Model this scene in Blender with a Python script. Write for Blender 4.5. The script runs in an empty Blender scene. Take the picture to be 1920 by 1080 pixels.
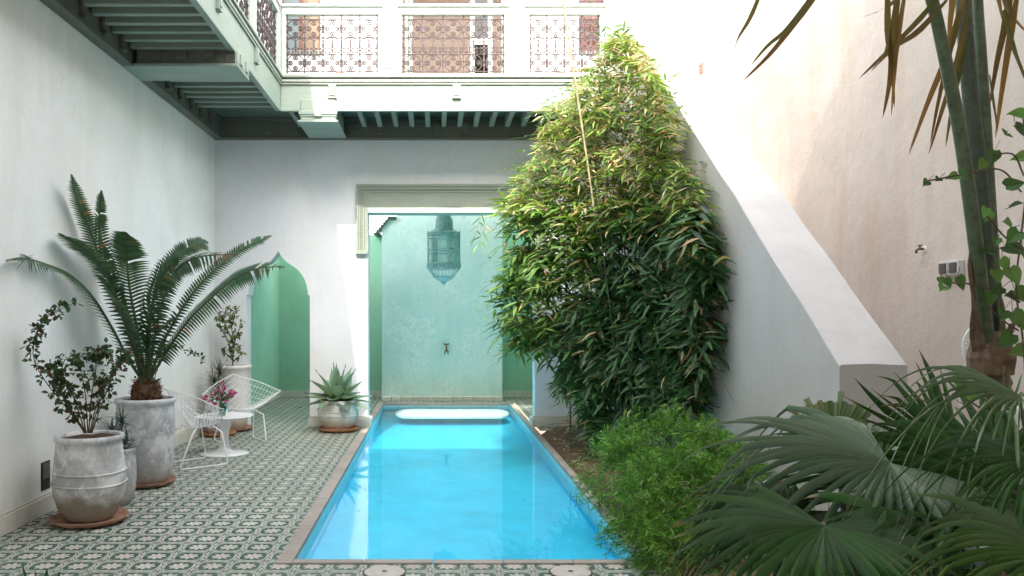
import bpy, math, random
from mathutils import Vector, Matrix, noise
V = Vector
PI = math.pi
R = random.Random(7)
scene = bpy.context.scene
COL = scene.collection

# ------------------------------------------------------------------ helpers
F = 1540.0; VX = 815.0; VY = 590.0; EYE = 1.5      # lens in photo pixels, vanishing point, eye height
def at(px, py, D):                                  # a real point at depth D
    return V(((px - VX) / F * D, D, EYE - (py - VY) / F * D))

def worldloc(o):
    p = V((0, 0, 0))
    while o is not None:
        p = p + V(o.location); o = o.parent
    return p

class MB:
    def __init__(s, M=None):
        s.v = []; s.f = []; s.c = []; s.col = (0.5, 0.5, 0.5); s.M = M; s.usecol = False
    def add(s, p):
        p = V(p)
        if s.M is not None: p = s.M @ p
        s.v.append(p); s.c.append(s.col); return len(s.v) - 1
    def face(s, *i): s.f.append(tuple(i))
    def poly(s, pts): s.f.append(tuple(s.add(p) for p in pts))
    def box(s, x0, x1, y0, y1, z0, z1):
        a = [s.add(p) for p in ((x0,y0,z0),(x1,y0,z0),(x1,y1,z0),(x0,y1,z0),(x0,y0,z1),(x1,y0,z1),(x1,y1,z1),(x0,y1,z1))]
        for q in ((0,3,2,1),(4,5,6,7),(0,1,5,4),(1,2,6,5),(2,3,7,6),(3,0,4,7)): s.face(*[a[k] for k in q])
        return s
    def prism(s, poly, fn, a, b):
        """poly: 2-D points, fn(u, v, w) -> point, w from a to b"""
        n = len(poly)
        A = [s.add(fn(u, w, a)) for u, w in poly]; B = [s.add(fn(u, w, b)) for u, w in poly]
        s.face(*A[::-1]); s.face(*B)
        for i in range(n):
            j = (i + 1) % n; s.face(A[i], A[j], B[j], B[i])
        return s
    def lathe(s, prof, c, n=40, closed=False):
        rings = []
        for r, z in prof:
            if r < 1e-5: rings.append([s.add((c[0], c[1], c[2] + z))])
            else: rings.append([s.add((c[0] + r*math.cos(2*PI*k/n), c[1] + r*math.sin(2*PI*k/n), c[2] + z)) for k in range(n)])
        for a, b in zip(rings, rings[1:]):
            for k in range(n):
                l = (k + 1) % n
                if len(a) == 1 and len(b) == 1: continue
                if len(a) == 1: s.face(a[0], b[l], b[k])
                elif len(b) == 1: s.face(a[k], a[l], b[0])
                else: s.face(a[k], a[l], b[l], b[k])
        return s
    def tube(s, pts, r, n=6, cap=True, closed=False):
        pts = [V(p) for p in pts]
        m = len(pts); rr = r if isinstance(r, (list, tuple)) else [r]*m
        rings = []; nrm = None
        for i, p in enumerate(pts):
            if closed: t = pts[(i+1) % m] - pts[i-1]
            else: t = pts[min(i+1, m-1)] - pts[max(i-1, 0)]
            if t.length < 1e-9: t = V((0,0,1))
            t.normalize()
            if nrm is None:
                nrm = t.cross(V((0,0,1)));
                if nrm.length < .1: nrm = t.cross(V((1,0,0)))
            nrm = nrm - t*nrm.dot(t)
            if nrm.length < 1e-6: nrm = t.orthogonal()
            nrm.normalize(); b = t.cross(nrm)
            rings.append([s.add(p + (nrm*math.cos(2*PI*k/n) + b*math.sin(2*PI*k/n))*rr[i]) for k in range(n)])
        prs = list(zip(rings, rings[1:]))
        if closed: prs.append((rings[-1], rings[0]))
        for a, b in prs:
            for k in range(n):
                l = (k+1) % n; s.face(a[k], a[l], b[l], b[k])
        if cap and not closed:
            s.face(*rings[0][::-1]); s.face(*rings[-1])
        return s
    def blade(s, base, d, nrm, L, W, droop=.2, segs=3, fold=0.0, prof=None, grav=V((0,0,-1))):
        d = V(d).normalized(); base = V(base)
        side = d.cross(V(nrm))
        if side.length < 1e-4: side = d.orthogonal()
        side.normalize(); up = side.cross(d)
        prev = None
        for k in range(segs + 1):
            t = k/segs
            p = base + d*(L*t) + grav*(droop*L*t*t)
            w = W*.5*(prof(t) if prof else math.sin(PI*min(1, (t*.93+.07))**.75))
            if k == segs:
                cur = [s.add(p)]
            elif fold:
                cur = [s.add(p - side*w + up*fold*w), s.add(p), s.add(p + side*w + up*fold*w)]
            else:
                cur = [s.add(p - side*w), s.add(p + side*w)]
            if prev:
                if len(cur) == 1:
                    for i in range(len(prev)-1): s.face(prev[i], prev[i+1], cur[0])
                else:
                    for i in range(len(prev)-1): s.face(prev[i], prev[i+1], cur[i+1], cur[i])
            prev = cur
    def oval(s, base, d, nrm, L, W, cup=.15, heart=0.0):
        d = V(d).normalized(); side = d.cross(V(nrm))
        if side.length < 1e-4: side = d.orthogonal()
        side.normalize(); up = side.cross(d); base = V(base)
        if heart: prof = [(-.12, .28), (.1, .48), (.35, .47), (.65, .26), (.86, .09)]
        else: prof = [(.1, .2), (.3, .42), (.55, .48), (.8, .28)]
        c0 = s.add(base); tip = s.add(base + d*L - up*cup*.5*L); mid = [s.add(base + d*(L*max(t, .03)) - up*cup*L*.3) for t, w in prof]
        for sg in (-1, 1):
            e = [s.add(base + d*(L*t) + side*(sg*W*w) + up*(cup*W*w*1.2)) for t, w in prof]
            s.face(c0, mid[0], e[0])
            for i in range(len(e)-1): s.face(mid[i], mid[i+1], e[i+1], e[i])
            s.face(mid[-1], tip, e[-1])
    def build(s, name, m, parent=None, smooth=False, bevel=0.0, loc=None, data_only=False):
        o0 = worldloc(parent) if parent is not None else V((0,0,0))
        L0 = V(loc) if loc is not None else V((0,0,0))
        me = bpy.data.meshes.new(name)
        me.from_pydata([tuple(p - o0 - L0) for p in s.v], [], s.f)
        if s.usecol:
            at_ = me.attributes.new('tint', 'FLOAT_COLOR', 'POINT')
            flat = []
            for c in s.c: flat += [c[0], c[1], c[2], 1.0]
            at_.data.foreach_set('color', flat)
        if smooth: me.polygons.foreach_set('use_smooth', [True]*len(me.polygons))
        me.materials.append(m); me.update()
        o = bpy.data.objects.new(name, me); COL.objects.link(o)
        o.location = L0
        if parent is not None: o.parent = parent
        if bevel:
            b = o.modifiers.new('bevel', 'BEVEL'); b.width = bevel; b.segments = 2; b.limit_method = 'ANGLE'; b.angle_limit = math.radians(40)
        return o

def thing(name, label, cat, loc=(0,0,0), group=None):
    o = bpy.data.objects.new(name, None); COL.objects.link(o)
    o.location = loc; o.empty_display_size = .1
    o['label'] = label; o['category'] = cat
    if group: o['group'] = group
    return o
def tag(o, label, cat, group=None):
    o['label'] = label; o['category'] = cat
    if group: o['group'] = group
    return o
def struct(o):
    o['kind'] = 'structure'; return o
def box_(name, m, parent, *a, bevel=.005, smooth=False):
    return MB().box(*a).build(name, m, parent, bevel=bevel, smooth=smooth)
def spl(pts, n):
    P = [V(p) for p in pts]; P = [P[0]*2 - P[1]] + P + [P[-1]*2 - P[-2]]
    out = []; segs = len(P) - 3
    for i in range(n):
        t = i/(n-1)*segs; k = min(int(t), segs-1); u = t - k
        a, b, c, d = P[k:k+4]
        out.append(.5*((2*b) + (c-a)*u + (2*a-5*b+4*c-d)*u*u + (3*b-a-3*c+d)*u*u*u))
    return out
def jit(c, a, rr=R):
    k = 1 + rr.uniform(-a, a)
    return (max(.002, c[0]*k*(1+rr.uniform(-a, a)*.5)), max(.002, c[1]*k), max(.002, c[2]*k*(1+rr.uniform(-a, a)*.5)))
def mix3(a, b, t): return tuple(a[i]*(1-t) + b[i]*t for i in range(3))
def rdir(rr=R):
    while True:
        p = V((rr.uniform(-1,1), rr.uniform(-1,1), rr.uniform(-1,1)))
        if .1 < p.length < 1: return p.normalized()

# ------------------------------------------------------------------ materials
class NT:
    def __init__(s, name):
        s.m = bpy.data.materials.new(name); s.m.use_nodes = True
        s.t = s.m.node_tree; s.n = s.t.nodes; s.n.clear()
        s.out = s.n.new('ShaderNodeOutputMaterial')
    def link(s, a, b): s.t.links.new(a, b)
    def setin(s, sock, v):
        if isinstance(v, bpy.types.NodeSocket): s.link(v, sock)
        elif isinstance(v, (tuple, list)) and len(v) == 3 and sock.type == 'RGBA': sock.default_value = (*v, 1)
        else: sock.default_value = v
    def math(s, op, a, b=None, c=None, clamp=False):
        n = s.n.new('ShaderNodeMath'); n.operation = op; n.use_clamp = clamp
        s.setin(n.inputs[0], a)
        if b is not None: s.setin(n.inputs[1], b)
        if c is not None: s.setin(n.inputs[2], c)
        return n.outputs[0]
    def mix(s, fac, a, b, blend='MIX'):
        n = s.n.new('ShaderNodeMix'); n.data_type = 'RGBA'; n.blend_type = blend
        s.setin(n.inputs[0], fac); s.setin(n.inputs[6], a); s.setin(n.inputs[7], b)
        return n.outputs[2]
    def coord(s, kind='Object'):
        if kind == 'Position': return s.n.new('ShaderNodeNewGeometry').outputs['Position']
        return s.n.new('ShaderNodeTexCoord').outputs[kind]
    def mapping(s, vec, scale=(1,1,1), loc=(0,0,0), rot=(0,0,0)):
        n = s.n.new('ShaderNodeMapping'); s.link(vec, n.inputs['Vector'])
        n.inputs['Scale'].default_value = scale; n.inputs['Location'].default_value = loc; n.inputs['Rotation'].default_value = rot
        return n.outputs[0]
    def noise(s, vec, scale=5, detail=4, rough=.55, dist=0.0):
        n = s.n.new('ShaderNodeTexNoise'); s.link(vec, n.inputs['Vector'])
        n.inputs['Scale'].default_value = scale; n.inputs['Detail'].default_value = detail
        n.inputs['Roughness'].default_value = rough; n.inputs['Distortion'].default_value = dist
        return n.outputs['Fac']
    def ramp(s, f, lo, hi):
        n = s.n.new('ShaderNodeMapRange'); n.clamp = True; s.setin(n.inputs[0], f)
        n.inputs[1].default_value = lo; n.inputs[2].default_value = hi
        return n.outputs[0]
    def sep(s, vec):
        n = s.n.new('ShaderNodeSeparateXYZ'); s.link(vec, n.inputs[0]); return n.outputs
    def bump(s, h, strength=.3, dist=.01):
        n = s.n.new('ShaderNodeBump'); n.inputs['Strength'].default_value = strength; n.inputs['Distance'].default_value = dist
        s.link(h, n.inputs['Height']); return n.outputs[0]
    def bsdf(s, color, rough=.6, normal=None, spec=.5, metal=0.0, **kw):
        p = s.n.new('ShaderNodeBsdfPrincipled')
        s.setin(p.inputs['Base Color'], color); s.setin(p.inputs['Roughness'], rough)
        s.setin(p.inputs['Specular IOR Level'], spec); s.setin(p.inputs['Metallic'], metal)
        if normal is not None: s.link(normal, p.inputs['Normal'])
        for k, v in kw.items(): s.setin(p.inputs[k.replace('_', ' ')], v)
        return p.outputs[0]
    def done(s, sh): s.link(sh, s.out.inputs[0]); return s.m

def m_plaster(name, c1, c2, stain=None, stain_amt=.4, bump=.25, bscale=60, low=None, ripple_light=None):
    t = NT(name); P = t.coord('Position')
    n1 = t.noise(P, 1.1, 6, .6, .4); n2 = t.noise(P, 14, 5, .6)
    col = t.mix(t.ramp(n1, .38, .62), c1, c2)
    col = t.mix(t.math('MULTIPLY', t.ramp(n2, .5, .75), .16), col, mix3(c2, (.3,.3,.3), .45))
    if stain:
        st = t.noise(t.mapping(P, (2.2, 2.2, .35)), 1.6, 6, .65, .5)
        col = t.mix(t.math('MULTIPLY', t.ramp(st, .48, .72), stain_amt), col, stain)
    if ripple_light:                                    # rippling water light put into the wall colour as cloudy veins
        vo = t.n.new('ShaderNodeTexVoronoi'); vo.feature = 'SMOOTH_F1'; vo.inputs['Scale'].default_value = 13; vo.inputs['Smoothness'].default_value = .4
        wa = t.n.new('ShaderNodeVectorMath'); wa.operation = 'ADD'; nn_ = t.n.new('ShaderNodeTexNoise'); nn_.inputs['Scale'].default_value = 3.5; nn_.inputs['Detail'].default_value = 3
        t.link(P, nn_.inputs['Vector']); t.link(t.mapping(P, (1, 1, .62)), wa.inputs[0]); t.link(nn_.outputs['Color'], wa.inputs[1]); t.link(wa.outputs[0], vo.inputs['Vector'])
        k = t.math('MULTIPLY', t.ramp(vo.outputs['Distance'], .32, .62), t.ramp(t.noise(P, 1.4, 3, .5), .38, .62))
        col = t.mix(t.math('MULTIPLY', k, .7), col, ripple_light)
    if low:                                       # dirt creeping up from the ground
        z = t.sep(P)[2]
        k = t.math('MULTIPLY', t.ramp(z, .55, .0), t.ramp(t.noise(P, 3.5, 5, .6), .3, .65))
        col = t.mix(t.math('MULTIPLY', k, .6), col, low)
    h = t.math('ADD', t.math('MULTIPLY', t.noise(P, bscale, 4, .6), .6), t.math('MULTIPLY', t.noise(P, 5, 4, .5), 1.6))
    cr = t.n.new('ShaderNodeTexVoronoi'); cr.feature = 'DISTANCE_TO_EDGE'; cr.inputs['Scale'].default_value = 1.3
    wv = t.n.new('ShaderNodeVectorMath'); wv.operation = 'ADD'; t.link(P, wv.inputs[0])
    nz = t.n.new('ShaderNodeTexNoise'); nz.inputs['Scale'].default_value = 4; nz.inputs['Detail'].default_value = 5; t.link(P, nz.inputs['Vector']); t.link(nz.outputs['Color'], wv.inputs[1])
    t.link(wv.outputs[0], cr.inputs['Vector'])
    crack = t.math('MULTIPLY', t.ramp(cr.outputs['Distance'], .006, .0), t.ramp(t.noise(P, .9, 2), .5, .6))
    col = t.mix(t.math('MULTIPLY', crack, .35), col, mix3(c2, (.2,.18,.16), .7))
    return t.done(t.bsdf(col, .85, t.bump(h, bump, .008), .25))

def m_wood(name, c1, c2, c3, rough=.55, scale=(3, 3, 3)):
    t = NT(name); P = t.coord('Position')
    g = t.noise(t.mapping(P, (1.2, 1.6, 28)), 2.0, 5, .6, .3)
    b = t.noise(P, 2.2, 5, .6)
    col = t.mix(t.ramp(g, .35, .7), c1, c2)
    col = t.mix(t.math('MULTIPLY', t.ramp(b, .52, .72), .55), col, c3)
    return t.done(t.bsdf(col, rough, t.bump(g, .12, .004), .35))

def m_plain(name, c, rough=.5, metal=0.0, var=.15, scale=20, spec=.5, bump=0.0, **kw):
    t = NT(name); P = t.coord('Position')
    n = t.noise(P, scale, 5, .6)
    col = t.mix(t.ramp(n, .3, .7), tuple(x*(1-var) for x in c), tuple(min(1, x*(1+var)) for x in c))
    nm = t.bump(n, bump, .004) if bump else None
    return t.done(t.bsdf(col, rough, nm, spec, metal, **kw))

def m_leaf(name, rough=.45, trans=.35, spec=.5, streak=False):
    t = NT(name)
    a = t.n.new('ShaderNodeAttribute'); a.attribute_name = 'tint'
    c = a.outputs['Color']
    P = t.coord('Position')
    n = t.noise(P, 45, 3, .6)
    c2 = t.mix(t.math('MULTIPLY', t.ramp(n, .4, .7), .25), c, mix3((.3,.3,.1), (.1,.1,.02), .5), 'MIX') if streak else c
    p = t.bsdf(c2, rough, None, spec)
    tr = t.n.new('ShaderNodeBsdfTranslucent')
    t.link(t.mix(1.0, c, (1.25, 1.3, .55), 'MULTIPLY'), tr.inputs[0])
    ms = t.n.new('ShaderNodeMixShader'); ms.inputs[0].default_value = trans
    t.link(p, ms.inputs[1]); t.link(tr.outputs[0], ms.inputs[2])
    return t.done(ms.outputs[0])

def m_pot(name, base, dirt, low, rust=.6, dark=.60):
    t = NT(name); P = t.coord('Position'); z = t.sep(P)[2]
    n1 = t.noise(P, 5, 6, .62, .5); n2 = t.noise(P, 26, 5, .65); n3 = t.noise(P, 2.5, 4, .6, .8)
    col = t.mix(t.ramp(n1, .42, .60), base, tuple(x*dark for x in base))
    col = t.mix(t.math('MULTIPLY', t.ramp(t.noise(P, 9, 6, .7, .8), .56, .62), .65), col, tuple(min(.8, x*1.18) for x in base))
    col = t.mix(t.math('MULTIPLY', t.ramp(n2, .52, .7), .5), col, dirt)
    col = t.mix(t.math('MULTIPLY', t.ramp(t.math('ADD', z, t.math('MULTIPLY', n3, -.40)), .03, -.06), rust), col, low)
    h = t.math('ADD', n1, t.math('MULTIPLY', n2, .4))
    return t.done(t.bsdf(col, .88, t.bump(h, .35, .008), .25))

def m_tiles():
    t = NT('patterned cement tiles'); P = t.coord('Position')
    n = t.n.new('ShaderNodeVectorMath'); n.operation = 'SCALE'; t.link(P, n.inputs[0]); n.inputs['Scale'].default_value = 5.0
    x, y, _ = t.sep(n.outputs[0])
    px = t.math('SUBTRACT', t.math('FRACT', t.math('ADD', x, .13)), .5); py = t.math('SUBTRACT', t.math('FRACT', y), .5)
    ax = t.math('ABSOLUTE', px); ay = t.math('ABSOLUTE', py)
    r = t.math('SQRT', t.math('ADD', t.math('MULTIPLY', px, px), t.math('MULTIPLY', py, py)))
    th = t.math('ARCTAN2', py, px)
    pet = t.math('POWER', t.math('ABSOLUTE', t.math('COSINE', t.math('MULTIPLY', th, 4))), .7)
    flower = t.math('LESS_THAN', r, t.math('ADD', .10, t.math('MULTIPLY', pet, .205)))
    gap = t.math('LESS_THAN', t.math('ABSOLUTE', t.math('SUBTRACT', r, t.math('MULTIPLY', pet, .05))), .018)
    # eight-lobed dark ring round the flower
    wob = t.math('MULTIPLY', t.math('COSINE', t.math('MULTIPLY', th, 4)), .03)
    disc = t.math('LESS_THAN', r, t.math('SUBTRACT', .42, wob))
    outer = t.math('LESS_THAN', t.math('ABSOLUTE', t.math('SUBTRACT', r, .50)), .016)
    cx = t.math('SUBTRACT', .5, ax); cy = t.math('SUBTRACT', .5, ay)
    dm = t.math('ADD', cx, cy); mx = t.math('MAXIMUM', cx, cy)
    cor_dark = t.math('LESS_THAN', dm, .075)
    cor_ring = t.math('LESS_THAN', t.math('ABSOLUTE', t.math('SUBTRACT', t.math('MINIMUM', cx, cy), .05)), .018)
    near = t.math('LESS_THAN', mx, .16)
    axis = t.math('LESS_THAN', t.math('MINIMUM', cx, cy), .012)
    fl = t.n.new('ShaderNodeVectorMath'); fl.operation = 'FLOOR'
    ad = t.n.new('ShaderNodeVectorMath'); ad.operation = 'ADD'; t.link(n.outputs[0], ad.inputs[0]); ad.inputs[1].default_value = (.13, 0, .5)
    t.link(ad.outputs[0], fl.inputs[0])
    wn = t.n.new('ShaderNodeTexWhiteNoise'); wn.noise_dimensions = '3D'; t.link(fl.outputs[0], wn.inputs['Vector'])
    v = wn.outputs['Value']
    wear = t.noise(P, 9, 5, .65)
    cream = t.mix(v, (.47, .425, .37), (.58, .54, .475)); green = t.mix(wear, (.014, .066, .052), (.05, .125, .098))
    pale = t.mix(v, (.37, .375, .325), (.47, .46, .40))
    col = t.mix(outer, pale, green)
    col = t.mix(t.math('MULTIPLY', near, cor_ring), col, (.03, .05, .045))
    col = t.mix(disc, col, green)
    col = t.mix(flower, col, cream)
    col = t.mix(gap, col, (.33, .33, .28))
    col = t.mix(cor_dark, col, (.02, .035, .035))
    col = t.mix(t.math('MULTIPLY', axis, .55), col, (.55, .55, .5))
    big = t.noise(P, .8, 4, .6)
    col = t.mix(t.math('MULTIPLY', t.ramp(big, .45, .75), .22), col, (.33, .29, .24))
    col = t.mix(t.math('MULTIPLY', t.ramp(wear, .55, .75), .25), col, (.5, .48, .42))
    rg = t.math('ADD', .36, t.math('MULTIPLY', wear, .3))
    return t.done(t.bsdf(col, rg, t.bump(t.math('ADD', t.math('MULTIPLY', axis, -1), wear), .08, .003), .4))

def m_water():
    t = NT('pool water'); P = t.coord('Position')
    n1 = t.noise(t.mapping(P, (1, .8, 1)), 6.5, 2, .5, .3); n2 = t.noise(P, 1.3, 2, .5)
    bp = t.n.new('ShaderNodeBump'); bp.inputs['Distance'].default_value = .02
    t.link(t.math('ADD', n1, n2), bp.inputs['Height'])
    t.link(t.math('ADD', .03, t.math('MULTIPLY', t.ramp(t.sep(P)[1], 9.2, 11.5), .20)), bp.inputs['Strength'])   # the far end is stirred by the inlet
    nm = bp.outputs[0]
    tr = t.n.new('ShaderNodeBsdfTransparent'); tr.inputs[0].default_value = (.88, .98, 1, 1)
    gl = t.n.new('ShaderNodeBsdfGlossy'); gl.inputs['Roughness'].default_value = .035; t.link(nm, gl.inputs['Normal'])
    fr = t.n.new('ShaderNodeFresnel'); fr.inputs[0].default_value = 1.42; t.link(nm, fr.inputs['Normal'])
    ms = t.n.new('ShaderNodeMixShader'); t.link(fr.outputs[0], ms.inputs[0]); t.link(tr.outputs[0], ms.inputs[1]); t.link(gl.outputs[0], ms.inputs[2])
    return t.done(ms.outputs[0])

def m_glass(name, c, rough=.02):
    t = NT(name)
    tr = t.n.new('ShaderNodeBsdfTransparent'); tr.inputs[0].default_value = (*c, 1)
    gl = t.n.new('ShaderNodeBsdfGlossy'); gl.inputs['Roughness'].default_value = rough
    fr = t.n.new('ShaderNodeFresnel'); fr.inputs[0].default_value = 1.45
    ms = t.n.new('ShaderNodeMixShader'); t.link(fr.outputs[0], ms.inputs[0]); t.link(tr.outputs[0], ms.inputs[1]); t.link(gl.outputs[0], ms.inputs[2])
    return t.done(ms.outputs[0])

M = {}
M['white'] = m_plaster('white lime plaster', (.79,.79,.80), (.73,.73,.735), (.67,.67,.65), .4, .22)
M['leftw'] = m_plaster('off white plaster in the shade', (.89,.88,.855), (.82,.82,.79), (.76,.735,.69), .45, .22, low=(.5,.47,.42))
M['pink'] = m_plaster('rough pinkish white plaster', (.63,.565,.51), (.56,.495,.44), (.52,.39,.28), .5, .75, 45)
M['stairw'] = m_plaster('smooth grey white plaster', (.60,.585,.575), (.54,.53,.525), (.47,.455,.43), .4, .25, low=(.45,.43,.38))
M['green'] = m_plaster('mint green plaster', (.36,.62,.47), (.30,.57,.42), (.45,.62,.46), .5, .18, low=(.42,.50,.36))
M['panel'] = m_plaster('pale mint plaster', (.60,.79,.74), (.52,.74,.68), (.72,.83,.78), .6, .3, low=(.50,.58,.46), ripple_light=(.80,.88,.84))
M['skirt'] = m_plaster('cream skirting plaster', (.70,.67,.60), (.62,.59,.52), (.45,.41,.34), .4, .3)
M['sage'] = m_wood('pale sage painted wood', (.33,.39,.33), (.285,.35,.285), (.375,.39,.335))
M['sagewhite'] = m_wood('white sage painted wood', (.50,.55,.495), (.445,.50,.445), (.52,.53,.48))
M['teal'] = m_wood('grey teal painted joist wood', (.29,.345,.285), (.24,.295,.245), (.33,.36,.31))
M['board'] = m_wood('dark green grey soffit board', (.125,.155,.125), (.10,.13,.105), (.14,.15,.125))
M['darkbeam'] = m_wood('dark olive brown carved beam', (.15,.155,.125), (.115,.115,.095), (.19,.18,.14))
M['frame'] = m_wood('grey green carved frame', (.29,.32,.265), (.24,.275,.225), (.33,.345,.29))
M['iron'] = m_plain('rusty brown wrought iron', (.075,.05,.05), .55, .1, .3, 60)
M['tiles'] = m_tiles()
M['coping'] = m_plaster('dusty pink stone coping', (.42,.375,.335), (.335,.30,.265), (.25,.23,.205), .5, .5, 80)
M['basin'] = m_plain('blue pool paint', (.055,.60,.80), .6, 0, .13, 2.5)
M['basinedge'] = m_plain('pale turquoise pool paint', (.38,.68,.70), .6, 0, .08, 8)
M['poolstep'] = m_plain('white pool step', (.80,.83,.82), .6, 0, .05, 8)
M['water'] = m_water()
M['soil'] = m_plain('dry brown soil', (.15,.105,.07), .95, 0, .45, 18, .2, .8)
M['potsoil'] = m_plain('dark potting soil', (.07,.045,.03), .95, 0, .5, 50, .2, .9)
M['pot'] = m_pot('whitewashed clay', (.74,.73,.72), (.34,.33,.32), (.20,.14,.075), .78)
M['potgrey'] = m_pot('weathered grey whitewashed clay', (.66,.66,.67), (.25,.25,.26), (.34,.31,.28), .55)
M['potwhite'] = m_pot('clean whitewashed clay', (.78,.75,.70), (.66,.62,.56), (.46,.38,.28), .6, .86)
M['terra'] = m_plain('terracotta', (.42,.19,.10), .8, 0, .3, 14, .3, .3)
M['terradull'] = m_plain('dusty terracotta', (.34,.19,.13), .85, 0, .35, 12, .3, .3)
M['wire'] = m_plain('white coated wire', (.82,.82,.82), .35, 0, .03, 20)
M['lacquer'] = m_plain('white lacquer', (.82,.82,.83), .22, 0, .02, 10)
M['vase'] = m_glass('clear green glass', (.80,.93,.84))
M['lampglass'] = m_glass('dusty teal glass', (.84,.93,.91), .2)
M['verdigris'] = m_plain('verdigris painted metal', (.42,.62,.58), .6, .05, .3, 30)
M['palever'] = m_plain('pale verdigris metal', (.45,.62,.60), .65, 0, .2, 30)
M['brass'] = m_plain('aged brass', (.18,.13,.07), .4, .7, .3, 40)
M['dark'] = m_plain('dark void metal', (.03,.028,.03), .5, .3, .3, 30)
M['greyplastic'] = m_plain('light grey plastic', (.58,.58,.57), .4, 0, .05, 30)
M['darkplastic'] = m_plain('dark grey plastic', (.10,.09,.09), .35, 0, .1, 30)
M['brick'] = m_plain('red vent brick', (.42,.19,.15), .85, 0, .3, 40)
M['redwood'] = m_wood('dark red brown wood', (.20,.09,.07), (.15,.065,.05), (.24,.12,.09))
M['room'] = m_plaster('taupe room plaster', (.62,.52,.45), (.56,.47,.40), None, 0, .1)
M['shutter'] = m_plain('teal shutter paint', (.15,.19,.19), .5, 0, .15, 12)
M['ochre'] = m_plain('ochre curtain', (.25,.18,.12), .8, 0, .15, 12)
M['rooftile'] = m_plain('dark green glazed roof tile', (.05,.09,.07), .35, 0, .3, 30)
M['bark'] = m_plain('brown fibrous bark', (.16,.085,.05), .9, 0, .5, 60, .2, .8)
M['palmtrunk'] = m_plain('palm sheath', (.17,.115,.075), .7, 0, .5, 20, .3, .6)
M['petiole'] = m_plain('green palm stem', (.085,.12,.065), .4, 0, .35, 25, .5, .1)
M['petioledark'] = m_plain('dark green palm stem', (.045,.065,.04), .42, 0, .4, 25, .5, .1)
M['stem'] = m_plain('thin brown stem', (.10,.07,.045), .8, 0, .4, 50)
M['greenstem'] = m_plain('thin green stem', (.07,.12,.04), .6, 0, .3, 50)
M['cane'] = m_plain('yellow bamboo cane', (.40,.345,.19), .5, 0, .4, 14)
M['leaf'] = m_leaf('leaf', .45, .32)
M['leafgloss'] = m_leaf('glossy leaf', .23, .15, .42)
M['leafdry'] = m_leaf('dry leaf', .75, .3, .2)
M['petal'] = m_leaf('flower petal', .6, .3, .3)
M['orange'] = m_plain('orange plastic', (.62,.27,.04), .5, 0, .1, 30)
M['lid'] = m_plain('worn beige plastic lid', (.50,.45,.41), .6, 0, .15, 18)

# ------------------------------------------------------------------ camera, sun, sky
cam = bpy.data.cameras.new('Camera'); co = bpy.data.objects.new('Camera', cam); COL.objects.link(co)
co.location = (0, 0, EYE); co.rotation_euler = (PI/2, 0, 0)
cam.sensor_width = 36; cam.lens = F/1920*36; cam.shift_x = (960 - VX)/1920; cam.shift_y = (VY - 540)/1920
cam.clip_start = .05; cam.clip_end = 500
scene.camera = co
SUN = V((.135, .926, -1.0)).normalized()
sl = bpy.data.lights.new('Sun', 'SUN'); so = bpy.data.objects.new('Sun', sl); COL.objects.link(so)
so.location = (-2, -8, 20); so.rotation_euler = SUN.to_track_quat('-Z', 'Y').to_euler()
sl.energy = 7.0
sl.angle = math.radians(.5); sl.color = (1, .95, .87)
w = bpy.data.worlds.new('World'); scene.world = w; w.use_nodes = True
wn = w.node_tree.nodes; wn.clear()
sky = wn.new('ShaderNodeTexSky'); sky.sky_type = 'NISHITA'; sky.sun_disc = False
sky.sun_elevation = math.asin(-SUN.z); sky.sun_rotation = math.atan2(-SUN.x, -SUN.y)
sky.air_density = 1.0; sky.dust_density = 1.6
bg = wn.new('ShaderNodeBackground'); bg.inputs[1].default_value = 1.7
wo = wn.new('ShaderNodeOutputWorld')
hs = wn.new('ShaderNodeHueSaturation'); hs.inputs['Saturation'].default_value = .34
w.node_tree.links.new(sky.outputs[0], hs.inputs['Color']); tint = wn.new('ShaderNodeMix'); tint.data_type = 'RGBA'; tint.blend_type = 'MULTIPLY'; tint.inputs[0].default_value = 1; tint.inputs[7].default_value = (1.05, 1.0, .925, 1)
w.node_tree.links.new(hs.outputs[0], tint.inputs[6]); w.node_tree.links.new(tint.outputs[2], bg.inputs[0]); w.node_tree.links.new(bg.outputs[0], wo.inputs[0])
scene.view_settings.view_transform = 'Standard'; scene.view_settings.look = 'None'; scene.view_settings.exposure = 0
cy = scene.cycles
cy.max_bounces = 14; cy.diffuse_bounces = 10; cy.transparent_max_bounces = 12; cy.glossy_bounces = 4
cy.use_denoising = True; cy.sample_clamp_indirect = 30; cy.caustics_reflective = True; cy.blur_glossy = .04

# ------------------------------------------------------------------ dimensions
XL, XS, XS2, XR = -2.94, 2.28, 2.66, 3.48
DB = 11.0                    # house wall below the back gallery
PX0, PX1, PY0, PY1 = -.87, 1.27, 4.99, 13.85     # pool opening
CW = .088

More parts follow.
